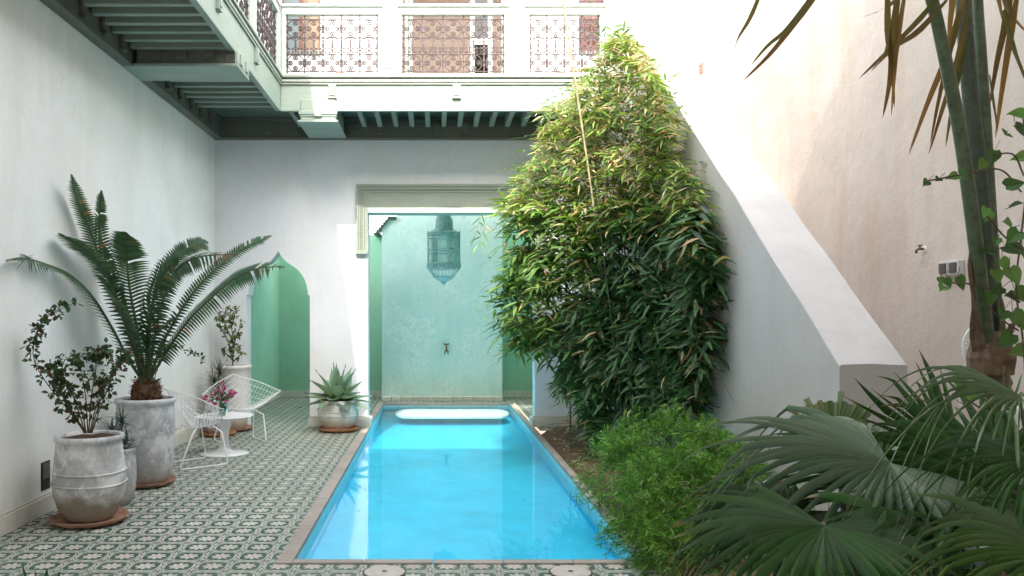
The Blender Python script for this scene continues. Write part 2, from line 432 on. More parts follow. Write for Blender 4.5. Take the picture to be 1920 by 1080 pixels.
# ground: patterned tile floor in four sheets and the planting bed
fl = MB()
fl.poly([(-3.6,-4,0),(PX0-CW,-4,0),(PX0-CW,16.5,0),(-3.6,16.5,0)])
fl.poly([(PX0-CW,-4,0),(PX1+CW,-4,0),(PX1+CW,PY0-.06,0),(PX0-CW,PY0-.06,0)])
fl.poly([(PX0-CW,PY1+CW,0),(3.6,PY1+CW,0),(3.6,16.5,0),(PX0-CW,16.5,0)])
fl.poly([(PX1+CW,10.6,0),(3.6,10.6,0),(3.6,PY1+CW,0),(PX1+CW,PY1+CW,0)])
struct(fl.build('floor', M['tiles']))
g = MB()
nx, ny = 20, 60
ids = {}
for i in range(nx+1):
    for j in range(ny+1):
        x = PX1+CW + (XR-PX1-CW)*i/nx; y = 1.0 + 9.6*j/ny
        z = .02 + .10*min(1, i/4) + .05*noise.noise(V((x*2.5, y*2.5, 0))) + .03*noise.noise(V((x*8, y*8, 3)))
        if i == 0: z = -.06
        if j == ny: z = min(z, .05)
        ids[i,j] = g.add((x, y, z))
for i in range(nx):
    for j in range(ny): g.face(ids[i,j], ids[i+1,j], ids[i+1,j+1], ids[i,j+1])
struct(g.build('soil', M['soil'], smooth=True))
gg = MB(); gg.poly([(-60,-60,-1.6),(60,-60,-1.6),(60,90,-1.6),(-60,90,-1.6)])
struct(gg.build('ground', M['soil']))

# ------------------------------------------------------------------ pool
pool = thing('swimming_pool', 'long narrow blue swimming pool let into the patterned tile floor', 'swimming pool', (.2, 9.4, 0))
ZB = -.225
b = MB()
b.poly([(PX0,PY0,ZB),(PX1,PY0,ZB),(PX1,PY1,ZB),(PX0,PY1,ZB)])
for a, c in (((PX0,PY0),(PX0,PY1)), ((PX0,PY1),(PX1,PY1)), ((PX1,PY1),(PX1,PY0)), ((PX1,PY0),(PX0,PY0))):
    b.poly([(a[0],a[1],ZB),(c[0],c[1],ZB),(c[0],c[1],-.17),(a[0],a[1],-.17)])
b.build('basin', M['basin'], pool)
b = MB()
b.box(PX0-.02,PX0+.004,PY0,PY1,-.17,-.028); b.box(PX1-.004,PX1+.02,PY0,PY1,-.17,-.028)
b.box(PX0,PX1,PY1-.004,PY1+.02,-.17,-.028); b.box(PX0,PX1,PY0-.02,PY0+.004,-.17,-.028)
b.build('waterline_band', M['basinedge'], pool)
def stones(x0, x1, y0, y1, ax, nm='coping'):
    k = MB(); L = (y1-y0) if ax == 'y' else (x1-x0); n = max(1, round(L/.42))
    for i in range(n):
        a = L*i/n + .002; c = L*(i+1)/n - .002
        h = R.uniform(-.002, .002) + .012
        if ax == 'y': k.box(x0, x1, y0+a, y0+c, -.028, h)
        else: k.box(x0+a, x0+c, y0, y1, -.028, h)
    k.build(nm, M['coping'], pool, bevel=.006)
stones(PX0-CW, PX0+.01, PY0-.06, PY1+CW, 'y'); stones(PX1-.01, PX1+.055, PY0-.06, PY1+CW, 'y')
stones(PX0+.012, PX1-.012, PY0-.06, PY0+.01, 'x'); stones(PX0+.012, PX1-.012, PY1-.01, PY1+CW, 'x')
st = MB()
pts = []
for k in range(9): a = PI/2 + PI*k/8; pts.append((-.42 + .22*math.cos(a), 13.22 + .52*math.sin(a)))
for k in range(9): a = -PI/2 + PI*k/8; pts.append((.98 + .22*math.cos(a), 13.22 + .52*math.sin(a)))
st.prism([(x, y) for x, y in pts], lambda u, v, w_: (u, v, w_), -.112, -.074)
so_ = st.build('step', M['poolstep'], pool, bevel=.012)
wt = MB(); wt.poly([(PX0-.0,PY0,-.062),(PX1,PY0,-.062),(PX1,PY1,-.062),(PX0,PY1,-.062)])
struct(wt.build('water', M['water']))
for i, (px, s) in enumerate(((721, 'left'), (1070, 'right'))):
    p = at(px, 1078, 4.77)
    t = thing('skimmer_lid', 'round beige skimmer lid in the tiles before the pool, the %s of two' % s, 'lid', (p.x, 4.77, 0), 'skimmer lids at the near end of the pool')
    MB().lathe([(.0,.004),(.126,.004),(.126,.0)], (p.x,4.77,.002), 40).build('ring', M['dark'], t)
    MB().lathe([(.0,.009),(.02,.009),(.112,.009),(.118,.006),(.118,.0)], (p.x,4.77,.002), 40).build('cover', M['lid'], t, smooth=False)
    MB().lathe([(.0,.004),(.016,.003),(.016,.0)], (p.x,4.77,.0085), 20).build('finger_hole', M['dark'], t)

# ------------------------------------------------------------------ left wall
lw = thing('courtyard_wall', 'tall off white plaster wall along the left behind the clay pots', 'wall', (XL, 5, 0))
MB().box(XL-.3, XL, -2, DB, 0, 8.0).build('wall', M['leftw'], lw)
b = MB(); b.box(XL, XL+.022, -2, DB-.03, .002, .135); b.box(XL, XL+.014, -2, DB-.03, .135, .155)
b.build('skirting', M['skirt'], lw, bevel=.006)
v = thing('wall_box', 'small dark recessed metal box low in the left wall beside the front pot', 'wall box', (XL, 6.2, .4))
zz0 = EYE - (918-VY)/F*6.2; zz1 = EYE - (865-VY)/F*6.2
MB().box(XL, XL+.006, 6.13, 6.27, zz0, zz1).build('plate', M['dark'], v, bevel=.003)
MB().box(XL+.006, XL+.010, 6.145, 6.255, zz0+.012, zz0+.075).build('slot', M['dark'], v)
MB().box(XL+.006, XL+.012, 6.145, 6.255, zz0+.085, zz1-.012).build('flap', M['darkplastic'], v, bevel=.003)

# ------------------------------------------------------------------ house wall with arch, opening and upper storey
OX0, OX1, OZ = -.893, 1.343, 2.86
hw = thing('house_wall', 'white house wall with pointed arch doorway and wide opening over the pool', 'house', (0, DB, 0))
acx, ahw = -2.097, .405
zs = 1.765; za = 2.36
arch = []
N = 16
def archx(t):      # t 0 at the springing, 1 at the tip: round shoulder that turns into an ogee tip
    return ahw*math.cos(t*PI/2*.93) if t < .8 else None
prof = []
for k in range(13):
    a = k/12*math.radians(66); prof.append((ahw*.985*math.cos(a), zs + .40*math.sin(a)*1.12))
x0_, z0_ = prof[-1]
for k in range(1, 9):
    u = k/8; prof.append((x0_*(1-u)**1.35 if k < 8 else 0, z0_ + (za - z0_)*u**1.15))
left = [(acx - x, z) for x, z in prof]; right = [(acx + x, z) for x, z in prof[::-1][1:]]
poly = [(XL+.0,0),(acx-ahw-.02,0),(acx-ahw-.02,zs)] + left + right + [(acx+ahw+.02,zs),(acx+ahw+.02,0),(OX0,0),(OX0,4.38),(XL,4.38)]
MB().prism(poly, lambda u, v_, w_: (u, w_, v_), DB+.28, DB).build('wall', M['white'], hw)
b = MB(); b.box(OX0, OX1, DB, DB+.28, OZ+.002, 4.38)
b.build('lintel_wall', M['white'], hw)
MB().box(OX1, XR, DB, DB+.28, 0, 4.38).build('wall', M['white'], hw)
# upper storey, with window and door holes
U0, U1 = 4.38, 6.5
uw = MB()
holes = [(-2.06,-1.53,5.03,6.2), (-.50,.97,4.38,6.2), (1.93,2.28,5.02,6.2)]
xs = XL
for hx0, hx1, hz0, hz1 in holes:
    uw.box(xs, hx0, DB, DB+.28, U0, U1)
    if hz0 > U0: uw.box(hx0, hx1, DB, DB+.28, U0, hz0)
    uw.box(hx0, hx1, DB, DB+.28, hz1, U1); xs = hx1
uw.box(xs, XR, DB, DB+.28, U0, U1)
uw.build('upper_wall', M['white'], hw)
# left window
wnd = MB(); wnd.box(-2.06,-2.03,DB+.04,DB+.1,5.03,6.2); wnd.box(-1.56,-1.53,DB+.04,DB+.1,5.03,6.2); wnd.box(-1.82,-1.78,DB+.04,DB+.1,5.03,6.2)
wf = wnd.build('window', M['redwood'], hw, bevel=.004)
MB().box(-2.03,-1.82,DB+.06,DB+.09,5.03,6.2).build('shutter', M['shutter'], wf)
MB().box(-1.78,-1.56,DB+.07,DB+.1,5.03,6.2).build('curtain', M['ochre'], wf)
MB().box(-2.10,-1.50,DB-.03,DB+.04,4.985,5.028).build('sill', M['frame'], wf, bevel=.004)
# right window with its own grille
wnd = MB(); wnd.box(1.93,2.28,DB+.1,DB+.14,5.02,6.2)
wf = wnd.build('window', M['redwood'], hw)
# balcony door with open leaves
dr = MB(); dr.box(-.50,-.43,DB-.02,DB+.14,4.38,6.2); dr.box(.90,.97,DB-.02,DB+.14,4.38,6.2)
df = dr.build('balcony_door', M['sagewhite'], hw, bevel=.006)
b = MB(); b.box(-.40,-.36,DB+.05,DB+.5,4.40,6.1); b.box(-.36,-.33,DB+.40,DB+.5,4.40,6.1); b.box(-.33,-.30,DB+.05,DB+.12,4.4,6.1)
b.build('door_leaf', M['sagewhite'], df, bevel=.005)
b = MB()
for x in (.48,.72): b.box(x, x+.06, DB+.10, DB+.14, 4.4, 6.1)
for z in (4.40, 5.15, 5.9): b.box(.54, .72, DB+.10, DB+.14, z, z+.09)
b.build('door_leaf', M['sagewhite'], df, bevel=.005)
MB().box(.54,.72,DB+.12,DB+.125,4.49,6.1).build('pane', m_glass('dark door glass', (.25,.26,.25), .05), df)
rm = MB(); rm.box(-1.6,2.0,DB+2.2,DB+2.3,4.3,7); rm.box(-1.7,-1.6,DB+.28,DB+2.3,4.3,7); rm.box(2.0,2.1,DB+.28,DB+2.3,4.3,7); rm.box(-1.7,2.1,DB+.28,DB+2.3,6.9,7.0)
rm.box(-1.7,2.1,DB+.28,DB+2.3,4.2,4.36)
rm.build('room', M['room'], hw)
pf = MB(); pf.box(-.34,.24,DB+2.14,DB+2.2,4.72,5.16); pfr = pf.build('picture_frame', M['redwood'], hw, bevel=.006)
MB().box(-.24,.14,DB+2.125,DB+2.14,4.80,5.08).build('picture', m_plain('dull picture', (.16,.17,.15), .5, 0, .5, 9), pfr)
for px in (638, 1049):
    p = at(px, 140, DB); b = MB()
    for k in range(3):
        b.box(p.x-.062, p.x+.062, DB-.012, DB+.02, p.z-.03+k*.021, p.z-.012+k*.021)
    b.box(p.x-.062, p.x-.05, DB-.011, DB+.02, p.z-.03, p.z+.03); b.box(p.x+.05, p.x+.062, DB-.011, DB+.02, p.z-.03, p.z+.03)
    b.build('vent_brick', M['brick'], hw)
# plinths of the two piers
b = MB()
for x0, x1 in ((acx+ahw+.0, OX0+.045), (OX1-.045, XS)):
    b.box(x0, x1, DB-.05, DB-.0005, .001, .115); b.box(x0+.012, x1-.012, DB-.035, DB-.0005, .115, .15)
b.box(OX0-.0,OX0+.045,DB,DB+.3,.001,.115); b.box(OX1-.045,OX1,DB,DB+.3,.001,.115)
b.box(XL, acx-ahw-.0, DB-.03, DB-.0005, .001, .13)
b.build('plinth', M['skirt'], hw, bevel=.008)
# carved frame over the opening
fx0, fx1 = -1.05, 1.50
def zpx(py, D=DB): return EYE - (py-VY)/F*D
zt, zm, zl = zpx(346), zpx(367), zpx(391)
cf = MB(); y0 = DB-.055
def strip(mb, x0, x1, z0, z1, k=0):
    mb.box(x0, x1, y0+.012*k, DB-.001, z0, z1)
ft = .15
for k, (o, wd) in enumerate(((0,.035),(.037,.045),(.084,.03),(.116,.036))):   # nested mouldings
    d = .012*(3-k)*0 + .010*k
    cf.box(fx0+o, fx1-o, y0+d, DB-.001, zt-o-wd, zt-o)
    cf.box(fx0+o, fx0+o+wd, y0+d, DB-.001, zpx(470)+.0, zt-o-wd)
    cf.box(fx1-o-wd, fx1-o, y0+d, DB-.001, zpx(470)+.0, zt-o-wd)
ccx = (849-VX)/140
for k, (o, wd) in enumerate(((0,.03),(.032,.03),(.064,.03))):
    hwid = .135 - o
    cf.box(ccx-hwid, ccx-hwid+wd, y0+.01*k+.02, DB-.001, zpx(388)+o, zt-.152); cf.box(ccx+hwid-wd, ccx+hwid, y0+.01*k+.02, DB-.001, zpx(388)+o, zt-.152)
    cf.box(ccx-hwid+wd, ccx+hwid-wd, y0+.01*k+.02, DB-.001, zpx(388)+o, zpx(388)+o+wd)
fr_ = cf.build('carved_frame', M['frame'], hw, bevel=.003)
bd = MB()
zq = zpx(470)+.03
while zq < zt-.06:
    bd.box(fx0+.058, fx0+.07, y0-.006, y0+.012, zq, zq+.012); bd.box(fx1-.07, fx1-.058, y0-.006, y0+.012, zq, zq+.012); zq += .026
xq = fx0+.09
while xq < fx1-.09:
    bd.box(xq, xq+.012, y0-.006, y0+.012, zt-.070, zt-.058); xq += .026
bd.build('beading', M['frame'], fr_)
b = MB(); b.box(fx0+.152, fx1-.152, DB-.02, DB-.001, zl, zt-.152)
b.build('frieze_panel', M['frame'], hw)
b = MB(); b.box(OX0-.0, OX1+.0, DB-.045, DB+.28, OZ-.0, OZ+.001+.065)
b.build('lintel', M['sagewhite'], hw, bevel=.004)
b = MB(); b.box(fx0-.004, fx0+.156, DB-.06, DB-.0012, zpx(477), zpx(470)); b.box(fx1-.156, fx1+.004, DB-.06, DB-.0012, zpx(477), zpx(470))
b.build('frame_foot', M['frame'], hw, bevel=.004)
# roofs of the house wings round the court: they throw the big shadows
rf = thing('roof_eave', 'tiled roof edge high over the left wing, above the picture', 'roof', (XL, 5, 7.75))
b = MB(); b.box(XL-.4, -2.0, -2.5, 13, 7.75, 7.95); b.build('roof', M['rooftile'], rf)
oh = thing('opposite_house', 'white house wing behind the viewer whose roof shades the near court', 'house', (0, -2, 0))
MB().box(XL-.3, XR+.3, -2.4, -2.0, 0, 8).build('wall', M['white'], oh)
MB().box(XL-.4, XR+1.5, -2.6, 3.0, 7.78, 7.95).build('roof', M['rooftile'], oh)

# ------------------------------------------------------------------ green back court
gc = thing('green_court', 'mint green walls of the covered court behind the house wall', 'wall', (0, 14.9, 0))
GX0, GX1, GD = -2.816, 2.1, 14.9
MB().box(GX0-.2, -.80, GD, GD+.2, 0, 2.95).build('back_wall', M['green'], gc)
MB().box(1.05, GX1+.2, GD, GD+.2, 0, 4.2).build('back_wall', M['green'], gc)
MB().box(GX0-.2, GX0, DB+.28, GD, 0, 3.7).build('side_wall', M['green'], gc)
MB().box(GX1, GX1+.2, DB+.28, GD, 0, 3.9).build('side_wall', M['green'], gc)
b = MB(); b.box(GX0, -1.2, DB+.28, 13.6, 2.75, 2.9)
b.build('passage_ceiling', M['white'], gc)
b = MB(); b.box(-1.2, GX1, DB+.28, 13.05, 3.45, 3.6)
b.build('ceiling', M['sage'], gc)
for bx in ((GX0+.02, -.93, GD-.02, GD-.0005, .001, .12), (GX0, GX0+.02, DB+.29, GD-.0005, .001, .12), (1.2, GX1, GD-.02, GD-.0005, .001, .12)):
    MB().box(*bx).build('skirting', M['skirt'], gc, bevel=.005)
pn = thing('fountain_wall', 'tall pale mint plaster wall standing behind the far end of the pool', 'wall', (.13, 14.4, 0))
D5 = 14.4
def X5(px): return (px-VX)/F*D5
def Z5(py): return EYE-(py-VY)/F*D5
pp = [(X5(716),.0),(X5(942),.0),(X5(942),4.2),(X5(743),4.2),(X5(743),Z5(412)),(X5(729),Z5(412)),(X5(716),Z5(428))]
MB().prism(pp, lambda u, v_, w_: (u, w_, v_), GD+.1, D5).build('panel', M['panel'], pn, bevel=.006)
b = MB()
for k in range(12):
    x = X5(716) + k*(X5(942)-X5(716))/12
    b.box(x+.004, x+(X5(942)-X5(716))/12-.004, D5-.16, D5-.001, .001, .075)
b.build('tiled_plinth', M['skirt'], pn, bevel=.006)
b = MB()
def rtile(x, z):
    for k in range(6):
        pass
for k in range(7):
    x = X5(704) + (X5(729)-X5(704))*k/6; z = Z5(441) + (Z5(412)-Z5(441))*k/6
    b.tube([(x, D5-.06, z+.02), (x, GD+.15, z+.05)], .032, 8)
for k in range(3):
    b.tube([(X5(731)+k*.045, D5-.06, Z5(411)+.02), (X5(731)+k*.045, GD+.15, Z5(411)+.03)], .03, 8)
b.build('tile_coping', M['rooftile'], pn)
# spout
p = at(837, 655, D5-.02)
sp = thing('fountain_spout', 'small dark brass water spout fixed to the mint panel over the pool', 'spout', (p.x, p.y, p.z))
b = MB(); b.tube([(p.x, D5, p.z+.03), (p.x, D5-.09, p.z+.03), (p.x, D5-.11, p.z+.01), (p.x, D5-.11, p.z-.03)], .016, 8)
b.build('pipe', M['brass'], sp, smooth=True)
b = MB(); b.tube([(p.x-.05, D5-.05, p.z+.10), (p.x, D5-.05, p.z+.085), (p.x+.05, D5-.05, p.z+.10)], .012, 8); b.tube([(p.x, D5-.05, p.z+.03), (p.x, D5-.05, p.z+.09)], .011, 8)
b.build('handle', M['brass'], sp, smooth=True)
b = MB(); b.tube([(p.x-.022, D5-.11, p.z-.03), (p.x-.028, D5-.112, p.z-.08)], .011, 7); b.tube([(p.x+.022, D5-.11, p.z-.03), (p.x+.028, D5-.112, p.z-.08)], .011, 7)
b.box(p.x-.036, p.x+.036, D5-.125, D5-.095, p.z-.035, p.z-.015)
b.build('nozzle', M['brass'], sp, smooth=False)

# ------------------------------------------------------------------ lantern
LD = 12.6; lx = (832-VX)/F*LD
def LZ(py): return EYE-(py-VY)/F*LD
lt = thing('hanging_lantern', 'large verdigris metal cage lantern hanging above the pool', 'lantern', (lx, LD, LZ(535)))
MB().tube([(lx, LD, 3.45), (lx, LD, LZ(400))], .012, 6).build('chain', M['verdigris'], lt)
zb = LZ(437); zc = LZ(503)
MB().lathe([(0,LZ(398)),(.05,LZ(399)),(.10,LZ(403)),(.135,LZ(411)),(.145,LZ(420)),(.145,LZ(428)),(.155,LZ(428)),(.155,LZ(431)),(.145,LZ(431.5)),(.20,LZ(434)),(.262,LZ(437)),(.262,LZ(438.5)),(0,LZ(438.5))], (lx,LD,0), 12).build('dome', M['verdigris'], lt)
b = MB()
n = 12
for k in range(n):
    a = 2*PI*(k+.5)/n; c = V((lx+0.25*math.cos(a), LD+0.25*math.sin(a), 0))
    b.tube([c+V((0,0,zb+.03)), c+V((0,0,zc-.02))], .013, 6)
    a2 = 2*PI*(k+1)/n+PI/n; 
    for u in (.25,.5,.75):
        d = V((lx+0.248*math.cos(a), LD+0.248*math.sin(a), 0)).lerp(V((lx+0.248*math.cos(a+2*PI/n), LD+0.248*math.sin(a+2*PI/n), 0)), u)
        b.tube([d+V((0,0,zb)), d+V((0,0,zc))], .004, 5)
for z in (zb-.03, zb-.075, zb-.25, zb-.30, zc+.075, zc+.03, zc):
    b.tube([(lx+0.25*math.cos(2*PI*(k+.5)/n), LD+0.25*math.sin(2*PI*(k+.5)/n), z) for k in range(n)], .010, 6, closed=True)
for k in range(48):
    a = 2*PI*k/48; b.tube([(lx+.258*math.cos(a), LD+.258*math.sin(a), zc+.01), (lx+.258*math.cos(a), LD+.258*math.sin(a), zc+.07)], .008, 5)
b.build('cage', M['verdigris'], lt)
MB().lathe([(.19,zb-.01),(.19,zc+.01)], (lx,LD,0), 12).build('glass', M['lampglass'], lt)
b = MB()
for k in range(2*n):
    a = 2*PI*(k+.5)/n/2
    b.tube([(lx+.25*math.cos(a), LD+.25*math.sin(a), zc), (lx+.152*math.cos(a), LD+.152*math.sin(a), LZ(519))], .008 if k % 2 else .005, 6)
b.build('rib', M['palever'], lt)
MB().lathe([(.165,LZ(518)),(.165,LZ(519.5)),(.13,LZ(523)),(.08,LZ(526.5)),(.035,LZ(528)),(.045,LZ(529.5)),(.03,LZ(532)),(.01,LZ(534)),(0,LZ(536))], (lx,LD,0), 16).build('finial', M['palever'], lt, smooth=True)

# ------------------------------------------------------------------ wrought iron railing panel
def scroll(c, ang, Rr, mb, rad):
    """C-scroll: an arc about c centred on angle ang whose ends curl inward; in the x-z plane"""
    for sg in (-1, 1):
        a = ang; p = V((c[0]+Rr*math.cos(a), 0, c[1]+Rr*math.sin(a)))
        head = a + sg*PI/2; pts = [p.copy()]
        tot = 0; ds = Rr*.10
        while tot < math.radians(36):
            dth = ds/Rr; head += sg*dth; tot += dth
            p = p + V((math.cos(head), 0, math.sin(head)))*ds; pts.append(p.copy())
        rr = Rr*.34; tot = 0
        while tot < math.radians(430):
            dth = .42; head += sg*dth; tot += dth
            p = p + V((math.cos(head), 0, math.sin(head)))*(rr*dth); pts.append(p.copy()); rr *= .945
        mb.tube(pts, [rad]*(len(pts)-1)+[rad*1.4], 5)
def iron_panel(W, H, n, M4=None):
    mb = MB(M4); r = .0075
    rows = [0, .05*H/.87+.0, .36*H, .625*H, .935*H]
    z1, z2, z3, z4 = .045*H, .34*H, .62*H, .93*H
    c = W/n
    for z in (z1, z2, z3, z4): mb.tube([(0,0,z),(W,0,z)], r*.9, 5)
    for k in range(n+1):
        x = min(max(c*k, .012), W-.012)
        mb.tube([(x,0,0),(x,0,H)], r*1.05, 5)
        for z in (z1+.35*(z2-z1), z1+.65*(z2-z1), z3+.35*(z4-z3), z3+.65*(z4-z3), z2+.45*(z3-z2), z2+.6*(z3-z2), z2, z3):
            mb.box(x-.013, x+.013, -.013, .013, z-.012, z+.012)
    for k in range(n):
        cx_ = c*(k+.5)
        for za_, zb_ in ((z1, z2), (z3, z4)):
            cz = (za_+zb_)/2; Rr = min(c, zb_-za_)*.5*.97
            for q in range(4): scroll((cx_, cz), PI/4+q*PI/2, Rr, mb, r*.8)
            for q in range(4):
                a = q*PI/2; mb.box(cx_+.6*Rr*math.cos(a)-.009, cx_+.6*Rr*math.cos(a)+.009, -.010, .010, cz+.6*Rr*math.sin(a)-.009, cz+.6*Rr*math.sin(a)+.009)
        for h in (0, 1):
            x0 = c*k + c*.5*h; xc = x0 + c*.25; ra = c*.235
            zc_ = z3 - ra - .01
            mb.tube([(xc+ra*math.cos(a*PI/10), 0, zc_+ra*math.sin(a*PI/10)) for a in range(11)], r*.75, 5)
            mb.tube([(x0+c*.5 if h == 0 else x0, 0, z2), (x0+c*.5 if h == 0 else x0, 0, z3)], r, 5) if h == 0 else None
            for sg in (-1, 1):
                scroll((xc, z2+ra*.9), PI/2*0 + (0 if sg > 0 else PI), ra*.85, mb, r*.65)
        mb.box(cx_-.013, cx_+.013, -.013, .013, z2+.42*(z3-z2), z2+.66*(z3-z2))
    return mb

# ------------------------------------------------------------------ back gallery
FD = 10.0; FX = -1.88; ZF0, ZF1, ZR = 3.98, 4.38, 5.25
bg_ = thing('wooden_gallery', 'pale sage wooden gallery with scrolled iron railing over the far end of the pool', 'balcony', (0, FD, ZF0))
GXE = 2.2
def moulded(name, m, parent, fn, boxes, bevel=.004):
    b = MB()
    for bx in boxes: b.box(*bx)
    return b.build(name, m, parent, bevel=bevel)
b = MB(); b.box(FX, GXE, FD, FD+.06, ZF0, ZF1); b.build('fascia', M['sage'], bg_, bevel=.005)
b = MB(); b.box(FX, GXE, FD-.028, FD-.0005, ZF1-.055, ZF1-.02); b.box(FX, GXE, FD-.04, FD+.06, ZF1, ZF1+.03)
b.box(FX, GXE, FD-.02, FD-.0005, ZF1-.085, ZF1-.06)
mo = b.build('cornice', M['frame'], bg_, bevel=.006)
b = MB(); xq = FX+.03
while xq < GXE: b.box(xq, xq+.014, FD-.033, FD-.027, ZF1-.05, ZF1-.026); xq += .03
b.build('beading', M['sagewhite'], mo)
for px in (623, 856, 1080):
    x = (px-VX)/154.0
    b = MB(); b.box(x-.048, x+.048, FD-.03, FD-.0006, ZF1-.24, ZF1-.086); b.box(x-.03, x+.03, FD-.04, FD-.03, ZF1-.22, ZF1-.09)
    b.box(x-.055, x+.055, FD-.035, FD-.0006, ZF1-.253, ZF1-.241)
    for k in range(7): b.box(x-.045, x-.034, FD-.036, FD-.03, ZF1-.235+k*.021, ZF1-.225+k*.021); b.box(x+.034, x+.045, FD-.036, FD-.03, ZF1-.235+k*.021, ZF1-.225+k*.021)
    b.build('carved_drop', M['sage'], bg_, bevel=.003)
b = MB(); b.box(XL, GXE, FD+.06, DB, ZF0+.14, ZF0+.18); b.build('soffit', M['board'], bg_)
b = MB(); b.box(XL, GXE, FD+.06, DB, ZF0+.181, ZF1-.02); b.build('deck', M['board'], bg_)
x = -1.80
while x < 2.15:
    if not (-1.66 < x < -1.14): box_('joist', M['teal'], bg_, x, x+.062, FD+.06, DB-.10, ZF0+.008, ZF0+.139, bevel=.006)
    x += .21
b = MB(); b.box(XL, GXE, DB-.09, DB-.0006, 3.86, 4.119); b.box(XL, GXE, DB-.12, DB-.091, 4.06, 4.118); b.box(XL, GXE, DB-.11, DB-.0006, 3.835, 3.859)
wb = b.build('wall_beam', M['darkbeam'], bg_, bevel=.006)
x = -2.6
while x < 2.1:
    b = MB(); b.box(x-.05, x+.05, DB-.125, DB-.0911, 3.93, 4.05); b.box(x-.03, x+.03, DB-.14, DB-.0911, 3.89, 3.93); b.build('carved_boss', M['darkbeam'], wb, bevel=.008)
    x += .375
# bracket
bx0, bx1 = (562-VX)/153.2, (634-VX)/153.2
b = MB(); b.box(bx0+.02, bx1-.02, FD-.02, DB-.13, 3.86, ZF0+.139); b.build('bracket', M['sage'], bg_, bevel=.012)
br = b
b = MB(); b.box(bx0, bx1, FD-.04, FD-.0205, ZF0-.05, ZF0-.0006); b.box(bx0+.01, bx1-.01, FD-.03, FD-.0205, ZF0-.075, ZF0-.051)
b.box(bx0-.01, bx1+.01, FD-.05, DB-.13, 3.835, 3.8595); b.box((bx0+bx1)/2-.045, (bx0+bx1)/2+.045, FD-.05, FD-.0405, ZF0-.075, ZF0-.005)
b.build('bracket_moulding', M['sage'], bg_, bevel=.006)
# posts and frames
def post(x0, x1, nm='post', par=None, y=FD):
    b = MB(); b.box(x0, x1, y, y+.10, ZF1+.03, 6.4)
    b.box(x0+.025, x1-.025, y-.012, y-.0006, ZF1+.12, 6.3); b.box(x0-.015, x1+.015, y-.02, y-.0006, ZF1+.031, ZF1+.1)
    return b.build(nm, M['sagewhite'], par, bevel=.006)
sc_ = 154.0
px2x = lambda px: (px-VX)/sc_
post(px2x(718), px2x(744), 'post', bg_); post(px2x(956), px2x(984), 'post', bg_); post(px2x(1135), px2x(1150), 'post', bg_)
post(px2x(515), px2x(526), 'post', bg_)
for a_, c_, n in ((527, 717, 5), (745, 955, 5), (985, 1134, 4)):
    xa, xb = px2x(a_), px2x(c_); fwd = .055
    b = MB(); b.box(xa, xb, FD+.01, FD+.09, ZR-.09, ZR); b.box(xa, xb, FD-.01, FD+.1, ZR, ZR+.035)
    b.box(xa, xa+fwd, FD+.012, FD+.085, ZF1+.03, ZR-.09); b.box(xb-fwd, xb, FD+.012, FD+.085, ZF1+.03, ZR-.09); b.box(xa+fwd, xb-fwd, FD+.012, FD+.085, ZF1+.0305, ZF1+.06)
    fr = b.build('railing_frame', M['sagewhite'], bg_, bevel=.006)
    W = xb-xa-2*fwd; H = ZR-.09-ZF1-.06
    M4 = Matrix.Translation((xa+fwd, FD+.05, ZF1+.06))
    iron_panel(W, H, n, M4).build('iron_grille', M['iron'], fr)
# grille on the right window
fr = MB(); fr.box(1.93,2.28,DB-.03,DB-.001,4.99,5.018)
fr = fr.build('window_sill', M['frame'], hw)
iron_panel(.35, 1.1, 2, Matrix.Translation((1.93, DB+.03, 5.03))).build('window_grille', M['iron'], hw)

# ------------------------------------------------------------------ left gallery
lg = thing('wooden_gallery', 'sage wooden gallery on dark joists running along the left wall overhead', 'balcony', (FX, 8, ZF0))
Y0 = 3.2
b = MB(); b.box(FX-.06, FX, Y0, FD, ZF0, ZF1); b.build('fascia', M['sage'], lg, bevel=.005)
b = MB(); b.box(FX+.0005, FX+.028, Y0, FD-.041, ZF1-.055, ZF1-.02); b.box(FX-.06, FX+.04, Y0, FD-.041, ZF1, ZF1+.03); b.box(FX+.0005, FX+.02, Y0, FD-.03, ZF1-.085, ZF1-.06)
b.build('cornice', M['frame'], lg, bevel=.006)
for y in (5.6, 7.1, 8.6):
    b = MB(); b.box(FX+.0006, FX+.03, y-.048, y+.048, ZF1-.24, ZF1-.086); b.box(FX+.03, FX+.04, y-.03, y+.03, ZF1-.22, ZF1-.09); b.box(FX+.0006, FX+.035, y-.055, y+.055, ZF1-.253, ZF1-.241)
    b.build('carved_drop', M['sage'], lg, bevel=.003)
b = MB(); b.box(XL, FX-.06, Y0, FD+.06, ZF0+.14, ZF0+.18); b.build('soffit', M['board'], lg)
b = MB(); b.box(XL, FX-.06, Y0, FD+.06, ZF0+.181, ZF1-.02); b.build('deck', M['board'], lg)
y = 4.0
while y < FD+.0:
    if not (7.66 < y < 8.2): box_('joist', M['teal'], lg, XL+.10, FX-.06, y, y+.062, ZF0+.008, ZF0+.139, bevel=.006)
    y += .215
b = MB(); b.box(XL+.0006, XL+.09, Y0, DB-.13, 3.86, 4.119); b.box(XL+.091, XL+.12, Y0, DB-.13, 4.06, 4.118); b.box(XL+.0006, XL+.11, Y0, DB-.13, 3.835, 3.859)
wb = b.build('wall_beam', M['darkbeam'], lg, bevel=.006)
y = 4.1
while y < 10.6:
    if not (7.55 < y < 8.3):
        b = MB(); b.box(XL+.0911, XL+.125, y-.05, y+.05, 3.93, 4.05); b.box(XL+.0911, XL+.14, y-.03, y+.03, 3.89, 3.93); b.build('carved_boss', M['darkbeam'], wb, bevel=.008)
    y += .42
b = MB(); b.box(XL+.125, FX-.061, 7.74, 8.17, 3.862, ZF0+.138); b.box(XL+.2, FX-.0008, 7.741, 8.169, 3.863, ZF0-.001)
